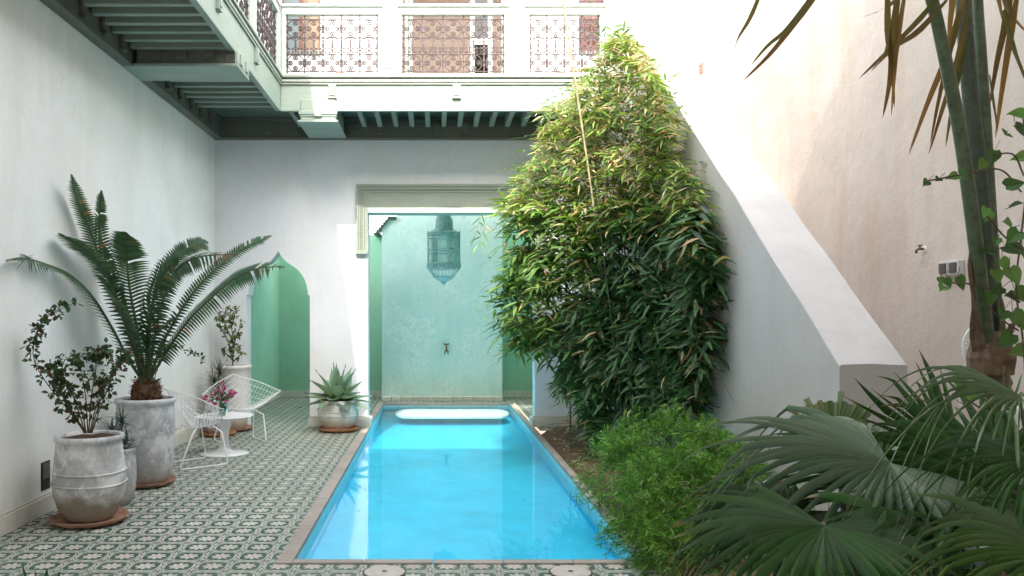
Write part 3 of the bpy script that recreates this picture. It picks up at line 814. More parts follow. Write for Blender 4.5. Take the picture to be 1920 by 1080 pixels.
bk = b.build('bracket', M['darkbeam'], lg, bevel=.014)
b = MB(); b.box(XL+.0, FX+.03, 7.71, 8.20, 3.832, 3.8615); b.build('bracket_board', M['sage'], bk, bevel=.006)
b = MB(); b.box(FX+.0006, FX+.03, 7.72, 8.19, 3.865, ZF0-.003); b.box(FX+.03, FX+.045, 7.80, 7.88, 3.875, ZF0-.006); b.box(FX+.03, FX+.045, 8.03, 8.11, 3.875, ZF0-.006)
b.build('bracket_end', M['sage'], bk, bevel=.006)
b = MB(); b.box(XL+.125, FX-.01, 7.715, 7.7385, ZF0+.05, ZF0+.09); b.box(XL+.125, FX-.01, 7.725, 7.7385, ZF0+.0, ZF0+.03)
for x in (-2.62, -2.38, -2.12): b.box(x-.05, x+.05, 7.712, 7.7385, 3.90, ZF0-.005); b.box(x-.03, x+.03, 7.702, 7.712, 3.92, ZF0-.03)
b.build('bracket_moulding', M['darkbeam'], bk, bevel=.005)
def postL(y0, y1):
    b = MB(); b.box(FX-.10, FX, y0, y1, ZF1+.03, 6.4); b.box(FX+.0006, FX+.015, y0-.015, y1+.015, ZF1+.031, ZF1+.1)
    b.build('post', M['sagewhite'], lg, bevel=.006)
postL(8.53, 8.67); postL(7.0, 7.14)
for ya, yb in ((8.68, 9.985), (7.15, 8.52), (5.6, 6.99)):
    b = MB(); b.box(FX-.09, FX-.01, ya, yb, ZR-.09, ZR); b.box(FX-.1, FX+.01, ya, yb, ZR, ZR+.035)
    b.box(FX-.085, FX-.012, ya, ya+.055, ZF1+.03, ZR-.09); b.box(FX-.085, FX-.012, yb-.055, yb, ZF1+.03, ZR-.09); b.box(FX-.085, FX-.012, ya+.055, yb-.055, ZF1+.0305, ZF1+.06)
    fr = b.build('railing_frame', M['sagewhite'], lg, bevel=.006)
    M4 = Matrix.Translation((FX-.05, ya+.055, ZF1+.06)) @ Matrix.Rotation(PI/2, 4, 'Z')
    iron_panel(yb-ya-.11, ZR-.09-ZF1-.06, 5, M4).build('iron_grille', M['iron'], fr)

# ------------------------------------------------------------------ right wall and stair
rw = thing('boundary_wall', 'tall rough pinkish plaster wall on the right beyond the stair', 'wall', (XR, 6, 0))
b = MB(); b.box(XR, XR+.3, -2, DB+.28, 0, 6.1); b.build('wall', M['pink'], rw)
p = at(1316, 128, F*XR/(1316-VX))
b = MB(); b.box(XR-.012, XR-.0005, p.y-.07, p.y+.07, p.z-.065, p.z+.065)
for k in range(3): b.box(XR-.02, XR-.012, p.y-.07, p.y+.07, p.z-.06+k*.045, p.z-.03+k*.045)
b.build('vent_brick', M['brick'], rw)
sr = thing('staircase', 'plastered stair rising along the right wall behind a broad sloping parapet', 'staircase', (2.9, 5, 0))
SL = .727
def zp(y): return 1.22 + SL*(y-4.62)
ye = 4.62+(5.22-1.22)/SL
offs = [0, .010, .10, .19, .28, .370, .38]
nP, nW = 64, 6; b = MB(); top = []
for i in range(nP+1):
    y = 4.62 + (ye-4.62)*i/nP; row = []
    for j in range(nW+1):
        x = XS + offs[j]
        dz = .012*noise.noise(V((x*3, y*1.7, 1))) + .006*noise.noise(V((x*9, y*6, 4)))
        dx = .007*noise.noise(V((3, y*2.3, j))) if j in (0, nW) else 0
        e = -.008 if j in (0, nW) else 0
        row.append(b.add((x + dx, y, zp(y) + dz + e)))
    top.append(row)
for i in range(nP):
    for j in range(nW): b.face(top[i][j], top[i][j+1], top[i+1][j+1], top[i+1][j])
def low(k): return b.add((b.v[k].x, b.v[k].y, -.1))
for j, sgn in ((0, 1), (nW, -1)):
    lo = [low(top[i][j]) for i in range(nP+1)]
    for i in range(nP):
        q_ = (top[i][j], top[i+1][j], lo[i+1], lo[i]); b.face(*(q_ if sgn > 0 else q_[::-1]))
lo = [low(top[0][j]) for j in range(nW+1)]
for j in range(nW): b.face(top[0][j], lo[j], lo[j+1], top[0][j+1])
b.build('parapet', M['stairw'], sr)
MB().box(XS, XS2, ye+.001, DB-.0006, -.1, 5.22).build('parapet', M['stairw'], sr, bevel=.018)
b = MB(); ns = 24
for k in range(ns):
    y = 5.05 + k*5.94/ns; b.box(XS2+.0006, XR-.0006, y, y+5.94/ns+.0, .0, 4.38*(k+1)/ns)
b.build('steps', M['stairw'], sr)
# tap and switches on the right wall
p = at(1733, 467, F*XR/(1733-VX))
tp = thing('garden_tap', 'small brass garden tap on the pinkish right wall', 'tap', (XR, p.y, p.z))
b = MB(); b.tube([(XR, p.y, p.z), (XR-.045, p.y, p.z), (XR-.056, p.y, p.z-.008), (XR-.058, p.y, p.z-.03)], .009, 8); b.build('spout', M['brass'], tp, smooth=True)
b = MB(); b.tube([(XR-.03, p.y, p.z), (XR-.03, p.y, p.z+.025)], .006, 8); b.tube([(XR-.03, p.y-.022, p.z+.026), (XR-.03, p.y+.022, p.z+.026)], .006, 8); b.build('handle', M['brass'], tp)
b = MB(M=Matrix.Translation((XR-.0005, p.y, p.z)) @ Matrix.Rotation(-PI/2, 4, 'Y')); b.lathe([(0,.006),(.024,.006),(.026,0)], (0,0,0), 16); b.build('flange', M['lacquer'], tp)
p = at(1790, 503, F*XR/(1790-VX))
ws = thing('wall_socket', 'pair of grey covered wall sockets on the pinkish right wall', 'socket', (XR, p.y, p.z))
for s in (-1, 1):
    y = p.y + s*.055
    o = MB().box(XR-.045, XR-.0005, y-.052, y+.052, p.z-.05, p.z+.05).build('housing', M['greyplastic'], ws, bevel=.006)
    MB().box(XR-.056, XR-.0452, y-.038, y+.034, p.z-.034, p.z+.036).build('flap', M['darkplastic'], o, bevel=.006)

# ------------------------------------------------------------------ pots
def pot(root, prof, x, y, m, bands=(), z0=.035, soil=None, n=48):
    """clay pot as a part of a potted plant, with its rim and its soil"""
    mb = MB(); mb.lathe(prof, (x, y, z0), n)
    # hand-thrown unevenness
    for i, p in enumerate(mb.v):
        k = 1 + .012*noise.noise(V((p.x*4, p.y*4, p.z*3)))
        mb.v[i] = V((x + (p.x-x)*k, y + (p.y-y)*k, p.z))
    po = mb.build('pot', m, root, smooth=True)
    for r, z in bands:
        MB().tube([(x + r*math.cos(2*PI*k/n), y + r*math.sin(2*PI*k/n), z0 + z + .004*math.sin(3*PI*k/n+z*9)) for k in range(n)], .009, 6, closed=True).build('band', m, po, smooth=True)
    if soil:
        r, z = soil; sm = MB(); c = sm.add((x, y, z0+z+.012)); ring = []
        for q in (.5, 1.0): ring.append([sm.add((x + r*q*math.cos(2*PI*k/20), y + r*q*math.sin(2*PI*k/20), z0 + z + R.uniform(-.008, .012))) for k in range(20)])
        for k in range(20):
            l = (k+1) % 20; sm.face(c, ring[0][k], ring[0][l]); sm.face(ring[0][k], ring[1][k], ring[1][l], ring[0][l])
        sm.build('soil', M['potsoil'], po, smooth=True)
    return po
def saucer(label, x, y, r, m, h=.035, group=None):
    o = MB().lathe([(0,.0),(r*.80,.0),(r*.93,h*.45),(r,h),(r*.985,h*1.12),(r*.95,h*1.05),(r*.86,h*.55),(r*.80,h*.5),(0,h*.5)], (x, y, .003), 44).build('saucer', m, None, smooth=True, loc=(x, y, .003))
    tag(o, label, 'saucer', group)
    return o
GRP = 'clay pots and saucers by the wall'

# front pot with the rose
D1 = 5.95; x1 = (168-VX)/F*D1
saucer('dusty terracotta saucer under the banded pot nearest the viewer', x1, D1, .272, M['terradull'], .04)
rose = thing('potted_rose', 'straggly rose bush in the banded whitewashed pot nearest the viewer', 'potted plant', (x1, D1, .02))
pot(rose, [(0,0),(.155,.0),(.175,.03),(.215,.10),(.243,.19),(.252,.27),(.246,.36),(.236,.44),(.226,.52),(.222,.565),(.236,.575),(.240,.592),(.236,.608),(.222,.612),(.208,.606),(.204,.58),(.204,.50)],
    x1, D1, M['pot'], ((.247,.352),(.254,.268)), .022, (.208,.588))
def branchy(root, branches, D, leafL, leafW, cols, r0, per, spread, sname='stem', lname='leaves', m=None, dz=.12, heart=0.0, seed=1, stemmat=None, cluster=2):
    rr = random.Random(seed)
    sm = MB(); lm = MB(); lm.usecol = True
    for br in branches:
        off = rr.uniform(-dz, dz); n_ = len(br)
        P = spl([at(px, py, D + off*(k/(n_-1))) for k, (px, py) in enumerate(br)], 9*n_)
        for p in P: p.x = max(p.x, XL+.05)
        sm.tube(P, [r0*(1-.75*k/len(P)) for k in range(len(P))], 5)
        L = sum((a-b).length for a, b in zip(P, P[1:]))
        cnt = int(L*per)
        for _ in range(cnt):
            k = int((.16 + .84*rr.random()**.8)*(len(P)-2)); p = P[k].lerp(P[k+1], rr.random())
            t = (P[k+1]-P[k]).normalized()
            d = (rdir(rr) + t*.3 + V((0,0,.25))).normalized(); ln = spread*rr.uniform(.3, 1)
            q = p + d*ln + V((0,0,-.1*ln))
            sm.tube([p, p.lerp(q, .5)+V((0,0,.1*ln)), q], [r0*.3, r0*.2, r0*.15], 4, cap=False)
            for c in range(rr.choice((1, cluster, cluster+1))):
                lm.col = jit(rr.choice(cols), .3, rr)
                ld = (d*.5 + rdir(rr)*.8 + V((0,0,-.25))).normalized()
                s_ = rr.uniform(.7, 1.2)
                q.x = max(q.x, XL+.035)
                lm.oval(q.lerp(p, .25*c), ld, (rdir(rr)*.6 + V((0,-.5,.8))).normalized(), leafL*s_, leafW*s_, .22, heart)
    sm.build(sname, stemmat or M['stem'], root); lm.build(lname, m or M['leaf'], root, smooth=False)
RC = [(.045,.10,.035),(.035,.085,.03),(.06,.12,.045),(.05,.075,.035),(.09,.055,.035)]
branchy(rose, [
  [(160,812),(125,765),(85,715),(63,670),(68,625),(95,590),(140,568)],
  [(160,812),(140,750),(118,705),(125,672),(170,665),(205,664)],
  [(165,812),(160,740),(150,690),(140,668)],
  [(166,812),(172,740),(180,690),(178,662),(205,655)],
  [(170,812),(185,760),(205,710),(222,680),(240,672)],
  [(158,812),(135,772),(115,738),(103,720)],
  [(162,812),(150,765),(120,720),(95,700)],
  [(168,812),(178,770),(188,735),(195,715)],
  [(172,812),(190,760),(215,700),(236,672),(232,655)],
  [(160,812),(130,760),(100,700),(110,680)]], D1-.12, .042, .029, RC, .005, 72, .06, seed=3, dz=.15, m=M['leaf'])

# small pot between
D3 = 6.5; x3 = -2.5
spk = thing('potted_palm', 'small spiky blue green palm in the low grey pot between the two big pots', 'potted plant', (x3, D3, .0))
pot(spk, [(0,0),(.085,0),(.11,.05),(.128,.13),(.134,.22),(.130,.33),(.122,.41),(.13,.425),(.132,.44),(.12,.447),(.108,.44),(.106,.36)], x3, D3, M['potgrey'], (), .002, (.109,.425))
def spiky(root, c, n, L, W, cols, seed, up=.45, droop=.3):
    rr = random.Random(seed); mb = MB(); mb.usecol = True
    for k in range(n):
        a = rr.uniform(0, 2*PI); e = math.asin(min(1, max(-.15, rr.gauss(up, .33))))
        d = V((math.cos(a)*math.cos(e), math.sin(a)*math.cos(e), math.sin(e)))
        mb.col = jit(rr.choice(cols), .3, rr); l = L*rr.uniform(.65, 1.15)
        mb.blade(c + V((rr.uniform(-.015,.015), rr.uniform(-.015,.015), rr.uniform(-.05, .04))), d, V((0,0,1)), l, W, droop*rr.uniform(.4, 1.4), 4, .25, lambda t: (1-t)**.6*.95+.05)
    mb.build('leaves', M['leaf'], root)
MB().lathe([(.03,0),(.035,.05),(.03,.10),(.0,.12)], (x3, D3, .40), 10).build('trunk', M['bark'], spk)
for hx, hz, sd in ((.02, .55, 5), (.07, .47, 6), (-.05, .56, 8), (.03, .66, 9)):
    spiky(spk, V((x3+hx, D3-.02, hz)), 46, .19, .012, [(.05,.085,.075),(.07,.11,.10),(.035,.065,.05)], sd, .35, .25)

# tall pot with the cycad
D2 = 7.26; x2 = (273-VX)/F*D2
saucer('dusty terracotta saucer under the tall pot of the palm fronds', x2, D2, .262, M['terradull'], .04)
cyc = thing('potted_cycad', 'large cycad with long feather fronds in the tallest grey whitewashed pot', 'potted plant', (x2, D2, .02))
pot(cyc, [(0,0),(.165,0),(.195,.03),(.222,.10),(.238,.20),(.246,.34),(.248,.5),(.246,.64),(.243,.69),(.258,.70),(.264,.718),(.260,.737),(.243,.742),(.225,.735),(.222,.70),(.22,.62)], x2, D2, M['potgrey'], (), .025, (.226,.71))
tk = MB(); tb = V((x2+.005, D2, .715))
tk.lathe([(.10,0),(.125,.05),(.128,.11),(.115,.17),(.08,.21),(0,.22)], tb, 20)
rr = random.Random(4)
for k in range(230):
    a = rr.uniform(0, 2*PI); z = rr.uniform(0, .20); r_ = .115 if z < .15 else .09
    d = V((math.cos(a)*.8, math.sin(a)*.8, .75)).normalized()
    p_ = tb + V((r_*math.cos(a), r_*math.sin(a), z))
    tk.blade(p_ - d*.01, d, V((0,0,1)), rr.uniform(.04,.075), .028, .1, 2, .3)
tk.build('trunk', M['bark'], cyc)
def frond(root, pts, D, dd, half, ang=.5, tipdry=0.0, seed=0, n=46, up=.15, leafw=.024, cols=((.045,.105,.06),(.06,.13,.075),(.04,.085,.05)), sweep=.28):
    rr = random.Random(seed); m = len(pts)
    P = spl([at(px, py, D + dd*(k/(m-1))**1.3) for k, (px, py) in enumerate(pts)], 70)
    rc = MB(); rc.usecol = True; rc.col = (.10,.13,.06)
    rc.tube([P[0]+V((0,.0,-.06))]+P, [.016]+[.013*(1-.85*k/70)+.0015 for k in range(70)], 6)
    lf = MB(); lf.usecol = True
    for k in range(n):
        u = .12 + .875*k/(n-1); i = min(68, int(u*69)); p = P[i].lerp(P[i+1], u*69-i if u*69-i < 1 else 1)
        t = (P[min(69, i+1)] - P[max(0, i-1)]).normalized()
        perp = t.cross(V((0,1,0)));
        if perp.length < .05: perp = V((1,0,0))
        perp.normalize()
        dep = perp.cross(t).normalized()
        side = (perp*math.cos(ang) + dep*math.sin(ang)).normalized()
        nn = side.cross(t).normalized()
        if nn.z < 0: nn = -nn
        env = (math.sin(PI*min(1, .12+.80*u))**.55)*(1 if u < .9 else (1-u)/.1*.75+.25)
        for sg in (-1, 1):
            if rr.random() < .03: continue
            L = half*1.22*env*rr.uniform(.9, 1.06)
            d = (side*sg + t*(sweep + .3*u) + nn*up).normalized()
            dry = tipdry and u > 1-tipdry*rr.uniform(.35, 1.25)
            if dry and rr.random() < .30: continue
            if dry: L *= rr.uniform(.45, 1.0); d = (d + rdir(rr)*.35).normalized()
            lf.col = jit(rr.choice(((.26,.12,.055),(.20,.085,.045),(.13,.10,.04))) if dry else rr.choice(cols), .22, rr)
            if not dry and rr.random() < .02: lf.col = (.25,.12,.05)
            lf.blade(p, d, nn, L, leafw*(.5 if dry else 1), .18 if not dry else .3, 3, .25, lambda q: (.75+.5*q if q < .45 else (1-q)/.55*.97+.03))
    o = lf.build('frond', M['leaf'], root); rc.build('midrib', M['leaf'], o)
B0 = (270, 705)
frond(cyc, [(262,706),(240,672),(210,615),(172,555),(130,515),(85,495),(45,484),(14,487)], D2, -1.80, .12, .95, 0, 11, 58, -.25)
frond(cyc, [(265,704),(250,640),(222,565),(195,510),(170,478),(140,455),(112,438)], D2, -1.05, .14, .45, 0, 12, 56)
frond(cyc, [(264,704),(244,635),(215,555),(190,490),(168,430),(148,380),(134,328)], D2, -.90, .115, .25, 0, 13, 60)
frond(cyc, [(266,704),(240,620),(213,540),(196,480),(187,425),(187,390),(190,358)], D2, -.40, .10, .45, 0, 14, 50)
frond(cyc, [(272,702),(256,610),(243,540),(238,490),(236,460),(235,437)], D2, -.35, .19, .12, 0, 15, 44, .05)
frond(cyc, [(276,702),(275,640),(287,565),(305,515),(335,478),(362,460),(388,454)], D2, .40, .15, .55, 0, 16, 52)
frond(cyc, [(280,702),(292,620),(310,550),(332,505),(365,484),(405,478),(446,477)], D2, -.25, .16, .95, .30, 17, 56, -.2)
frond(cyc, [(283,703),(305,645),(340,580),(378,530),(420,490),(465,460),(508,442)], D2, .35, .10, .65, 0, 18, 60)
frond(cyc, [(285,705),(312,660),(350,605),(395,560),(440,522),(485,503),(533,500)], D2, -.40, .15, .80, .22, 19, 62, -.15)
frond(cyc, [(277,702),(280,640),(285,580),(300,530),(318,500),(335,492)], D2, -.45, .16, .35, 0, 20, 46)
frond(cyc, [(268,704),(255,650),(237,600),(214,560),(196,540)], D2, -.8, .14, .7, 0, 21, 44)
branchy(cyc, [[(285,735),(295,690),(305,655),(330,650),(360,662),(388,676)], [(280,738),(283,660),(288,600),(292,565)], [(282,738),(300,670),(310,610),(330,600)], [(275,738),(250,690),(235,665)]], D2-.15, .030, .020, RC[:3], .003, 60, .035, 'creeper_stem', 'creeper_leaves', seed=9, dz=.08)

# small tree in tall white pot, back corner
D4 = 10.66; x4 = (437-VX)/F*D4
saucer('dusty terracotta saucer under the tall white pot in the back corner', x4, D4, .255, M['terradull'], .04)
tre = thing('potted_tree', 'small variegated shrub tree in the tall white pot beside the arch', 'potted plant', (x4, D4, .02))
pot(tre, [(0,0),(.14,0),(.165,.03),(.19,.12),(.203,.25),(.213,.45),(.22,.65),(.222,.77),(.234,.78),(.24,.80),(.236,.822),(.222,.828),(.205,.82),(.20,.72)], x4, D4, M['potwhite'], (), .025, (.207,.803))
branchy(tre, [[(436,686),(437,650),(434,610),(431,575)], [(436,660),(425,635),(413,610),(408,590)], [(436,650),(446,625),(452,600)], [(436,675),(425,664),(416,655)], [(437,678),(448,668),(455,662)], [(434,615),(440,590),(444,578)], [(436,640),(420,600),(424,578)], [(437,670),(430,655),(448,650)]],
   D4, .055, .036, [(.09,.14,.05),(.22,.26,.12),(.30,.32,.17),(.06,.10,.04)], .010, 46, .06, 'trunk', 'leaves', seed=5, dz=.12)
# low pot with spiky grass
D5p = 10.2; x5 = -2.68
saucer('orange terracotta saucer behind the white table, under the low grass pot', x5, D5p, .215, M['terra'], .04)
gr_ = thing('potted_grass', 'spiky grey green grass in the low pot behind the wire chair', 'potted plant', (x5, D5p, .02))
pot(gr_, [(0,0),(.11,0),(.14,.04),(.165,.13),(.172,.24),(.165,.36),(.15,.44),(.16,.455),(.162,.47),(.15,.477),(.138,.47),(.135,.40)], x5, D5p, M['potgrey'], (), .025, (.139,.455))
for hx, hz, sd in ((0, .52, 21), (.06, .62, 22), (-.05, .66, 23), (.02, .78, 24)):
    spiky(gr_, V((x5+hx, D5p-.03, hz)), 60, .27, .011, [(.09,.105,.08),(.13,.14,.11),(.06,.075,.05)], sd, .45, .2)
# agave
D6 = 10.6; x6 = (634-VX)/F*D6
saucer('bright terracotta saucer under the round agave pot by the pier', x6, D6, .268, M['terra'], .045)
ag = thing('potted_agave', 'broad grey green agave in a round ribbed white pot by the pier', 'potted plant', (x6, D6, .02))
pot(ag, [(0,0),(.15,0),(.185,.03),(.225,.09),(.25,.16),(.256,.22),(.248,.29),(.232,.335),(.222,.345),(.228,.36),(.222,.372),(.205,.37),(.20,.31)], x6, D6, M['potwhite'], ((.256,.18),(.256,.235),(.238,.315)), .03, (.205,.33))
rr = random.Random(8); mb = MB(); 
c6 = V((x6, D6, .395))
k = 0
for tier, (n, el, L, W) in enumerate(((8, -.12, .43, .18), (8, .22, .42, .20), (7, .55, .41, .20), (5, .9, .41, .18), (3, 1.25, .40, .13))):
    for i in range(n):
        a = 2*PI*(i + .5*(tier % 2) + rr.uniform(-.12,.12))/n + .3; e = el + rr.uniform(-.1,.1)
        d = V((math.cos(a)*math.cos(e), math.sin(a)*math.cos(e), math.sin(e)))
        if math.sin(a) > .4 and e < .3: L_ = L*.7
        else: L_ = L
        lf = MB(); lf.usecol = True; lf.col = jit((.21,.31,.26), .18, rr)
        prof = lambda t: .62 + .5*t if t < .45 else max(.0, .85*math.cos((t-.45)/.55*PI/2)**.9)
        lf.blade(c6 + V((d.x*.05, d.y*.05, -.01+.012*tier)), d, V((0,0,1)), L_*rr.uniform(.9,1.05), W, -.10+.28*max(0, .5-e), 9, .42, prof)
        # margins with teeth
        lf.col = (.10,.06,.04)
        o = lf.build('leaf', M['leaf'], ag, smooth=True)
        nv = len(lf.v); th = MB(); th.usecol = True; th.col = (.09,.055,.04)
        tip = lf.v[-1]; pre = lf.v[-3]
        th.tube([pre.lerp(tip, .6), tip, tip + (tip-pre).normalized()*.035], [.006,.005,.001], 5)
        for j in range(3, nv-4, 3):
            for q in (0, 2):
                if j+q+3 < nv:
                    p_ = lf.v[j+q]; cpt = lf.v[j+1]; o_ = (p_-cpt).normalized()
                    for w_ in (0, .5):
                        b_ = p_.lerp(lf.v[min(nv-1, j+q+3)], w_)
                        th.blade(b_, o_, d, .012, .008, 0, 1)
        th.build('spine', M['leaf'], o)

# ------------------------------------------------------------------ wire chairs, table, flowers
def chair_at(name, label, x, y, rz):
    t = thing(name, label, 'chair', (x, y, 0), 'white wire chairs'); t.rotation_euler = (0, 0, rz)
    return t
def shellp(u, v):
    """u, v in -1..1; (1,1) top of the back, (-1,-1) front edge, the other two corners are the wings. Local: +y is forward"""
    s = (u - v)/2; q = (u + v)/2            # s: side, q: back(+1) .. front(-1)
    a = abs(s); p = max(0.0, q); f = max(0.0, -q)
    x = s*.52*(1 + .22*abs(q))
    y = -.31*q + .02 - .05*p*p + .09*a*a + .10*a*p
    z = .36 + .47*(p*p/(p + .10))*1.10 + .26*(a*a/(a + .16))*1.16 + .20*a*p + .05*f*f
    return V((x, y, z))
def build_shell():
    mb = MB(); n = 15
    cor = .90
    for fam in (0, 1):
        for i in range(n+1):
            a = -1 + 2*i/n; pts = []
            for j in range(19):
                b_ = -1 + 2*j/18
                u, v_ = (a, b_) if fam == 0 else (b_, a)
                pts.append(shellp(u*cor, v_*cor))
            mb.tube(pts, .0026, 4, cap=False)
    edge = []
    for (ua, va, ub, vb) in ((-1,-1,1,-1),(1,-1,1,1),(1,1,-1,1),(-1,1,-1,-1)):
        for j in range(14):
            u = ua + (ub-ua)*j/14; v_ = va + (vb-va)*j/14
            edge.append(shellp(u*cor, v_*cor))
    mb.tube(edge, .0055, 6, closed=True)
    return mb
def leg_pts(sx):
    return [(sx*.12, .16, .385), (sx*.22, .20, .33), (sx*.235, .255, .04), (sx*.235, .25, .012), (sx*.235, .22, .008), (sx*.235, -.20, .008), (sx*.235, -.235, .012), (sx*.235, -.24, .04), (sx*.20, -.10, .33), (sx*.14, -.02, .395)]
c1 = chair_at('wire_chair', 'white wire lattice chair at the far side of the small table, before the corner pot', -2.30, 9.70, math.radians(180+30))
def chair_parts(t):
    sh = build_shell(); o = bpy_mesh(sh, 'seat_shell', M['wire'], t)
    fr = MB()
    fr.tube([(-.17,.14,.375),(0,.16,.36),(.17,.14,.375)], .006, 6); fr.tube([(-.17,-.04,.39),(0,-.05,.375),(.17,-.04,.39)], .006, 6)
    bpy_mesh(fr, 'seat_frame', M['wire'], t)
    for sx in (-1, 1):
        lg_ = MB(); lg_.tube(leg_pts(sx), .0085, 7); bpy_mesh(lg_, 'leg_frame', M['wire'], t)
def bpy_mesh(mb, name, m, parent):
    me = bpy.data.meshes.new(name); me.from_pydata([tuple(p) for p in mb.v], [], mb.f); me.polygons.foreach_set('use_smooth', [True]*len(me.polygons)); me.materials.append(m); me.update()
    o = bpy.data.objects.new(name, me); COL.objects.link(o); o.parent = parent; return o
chair_parts(c1)
c2 = c1.copy(); COL.objects.link(c2)
for ch in [o for o in bpy.data.objects if o.parent == c1]:
    k = ch.copy(); COL.objects.link(k); k.parent = c2
c2.location = (-2.42, 8.22, 0); c2.rotation_euler = (0, 0, math.radians(-48))
c2['label'] = 'white wire lattice chair half hidden behind the tallest clay pot'
DT = 8.88; xt = (421-VX)/F*DT
tb_ = thing('side_table', 'small round white pedestal table holding the vase of flowers', 'table', (xt, DT, 0))
MB().lathe([(0,.012),(.05,.03),(.035,.05)], (xt,DT,0), 8)
MB().lathe([(0,.392),(.25,.392),(.285,.398),(.312,.408),(.312,.411),(.306,.413),(0,.413)], (xt,DT,0), 64).build('tabletop', M['lacquer'], tb_, smooth=False, bevel=0)
MB().lathe([(.068,.3915),(.066,.37),(.056,.30),(.047,.22),(.044,.16),(.047,.11),(.056,.07),(.072,.045),(.095,.0305)], (xt,DT,0), 40).build('pedestal', M['lacquer'], tb_, smooth=True)
MB().lathe([(0,.0),(.257,.0),(.259,.004),(.24,.011),(.18,.018),(.13,.0235),(.096,.030),(0,.030)], (xt,DT,.001), 64).build('base', M['lacquer'], tb_, smooth=True)
xv = xt - .01; zv = .4145
vs = thing('glass_vase', 'clear green glass vase standing on the white table', 'vase', (xv, DT-.05, zv))
MB().lathe([(0,.003),(.050,.003),(.054,.012),(.058,.09),(.061,.165),(.063,.165),(.060,.09),(.056,.008),(.052,0),(0,0)], (xv,DT-.05,zv), 32).build('glass', M['vase'], vs, smooth=True)
wv_ = MB(); wv_.lathe([(0,.0035),(.049,.0035),(.0555,.09),(0,.09)], (xv,DT-.05,zv), 24); wv_.build('water', M['vase'], vs)
fw = thing('flower_bunch', 'loose bunch of magenta bougainvillea flowers in the glass vase', 'flowers', (xv, DT-.05, zv+.01))
rr = random.Random(31); sm = MB(); lm = MB(); lm.usecol = True; pm = MB(); pm.usecol = True
heads = [(382,748),(392,752),(397,742),(405,735),(412,746),(420,730),(424,744),(430,738),(436,742),(440,738),(402,757),(425,752),(418,722),(386,744),(409,728),(433,733),(414,737)]
for hx, hy in heads:
    q = at(hx, hy, DT - .05 + rr.uniform(-.09,.09)); b0 = V((xv+rr.uniform(-.02,.02), DT-.05+rr.uniform(-.02,.02), zv+.02)); md = V((xv+(q.x-xv)*.25, DT-.05, zv+.17))
    P = spl([b0, md, q], 10); sm.tube(P, .0022, 4)
    for _ in range(9):
        lm.col = jit((.06,.14,.035), .35, rr); p_ = P[rr.randint(4, 9)]
        lm.oval(p_, (rdir(rr)+V((0,0,.1))).normalized(), rdir(rr), rr.uniform(.022,.035), rr.uniform(.014,.022), .2)
    pm = MB(); pm.usecol = True
    for _ in range(9):
        pm.col = jit(rr.choice([(.55,.05,.28),(.62,.10,.36),(.45,.03,.22),(.68,.25,.48)]), .2, rr)
        pm.oval(q + rdir(rr)*.014, (rdir(rr)+V((0,-.3,.3))).normalized(), rdir(rr), .026, .022, .25, .4)
    pm.build('blossom', M['petal'], fw)
for _ in range(40):
    lm.col = jit((.06,.13,.04), .3, rr); a = rr.uniform(0, 2*PI); z = rr.uniform(.02,.17)
    lm.oval((xv+.03*math.cos(a), DT-.05+.03*math.sin(a), zv+z), rdir(rr), rdir(rr), .03, .02, .2)
sm.build('stems', M['greenstem'], fw); lm.build('leaves', M['leaf'], fw)

# ------------------------------------------------------------------ bamboo
def inpoly(x, y, P):
    c = False; j = len(P)-1
    for i in range(len(P)):
        if (P[i][1] > y) != (P[j][1] > y) and x < (P[j][0]-P[i][0])*(y-P[i][1])/(P[j][1]-P[i][1])+P[i][0]: c = not c
        j = i
    return c
OUT = [(1118,100),(1138,70),(1165,56),(1200,64),(1235,115),(1250,165),(1272,205),(1262,250),(1262,290),(1300,310),(1320,345),(1335,400),(1345,470),(1335,560),(1338,640),(1340,720),(1310,752),(1255,765),(1200,790),(1150,812),(1100,800),(1062,752),(1020,715),(980,695),(945,680),(938,640),(925,580),(935,520),(955,460),(950,420),(935,385),(960,335),(985,280),(1015,235),(1025,195),(1065,165),(1110,120)]
def bamD(px, py):
    return 9.75 - (px-920)/430*3.35
bam = thing('bamboo', 'tall dense bamboo clump with tan dead leaves beside the far right of the pool', 'bamboo', (1.8, 7.9, .05))
rr = random.Random(12)
lm = MB(); lm.usecol = True; dm = MB(); dm.usecol = True; tw = MB()
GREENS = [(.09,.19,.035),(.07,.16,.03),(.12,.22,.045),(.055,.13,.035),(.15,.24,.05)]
SUNG = [(.24,.36,.06),(.16,.29,.05),(.34,.41,.11),(.12,.23,.045),(.20,.33,.06)]  # yellower, brighter crown greens: sunlight put into the leaf colour
SHADEG = [(.042,.115,.042),(.055,.14,.05),(.036,.092,.036),(.068,.155,.055)]
TAN = [(.52,.42,.25),(.44,.33,.19),(.58,.50,.33),(.36,.25,.13)]
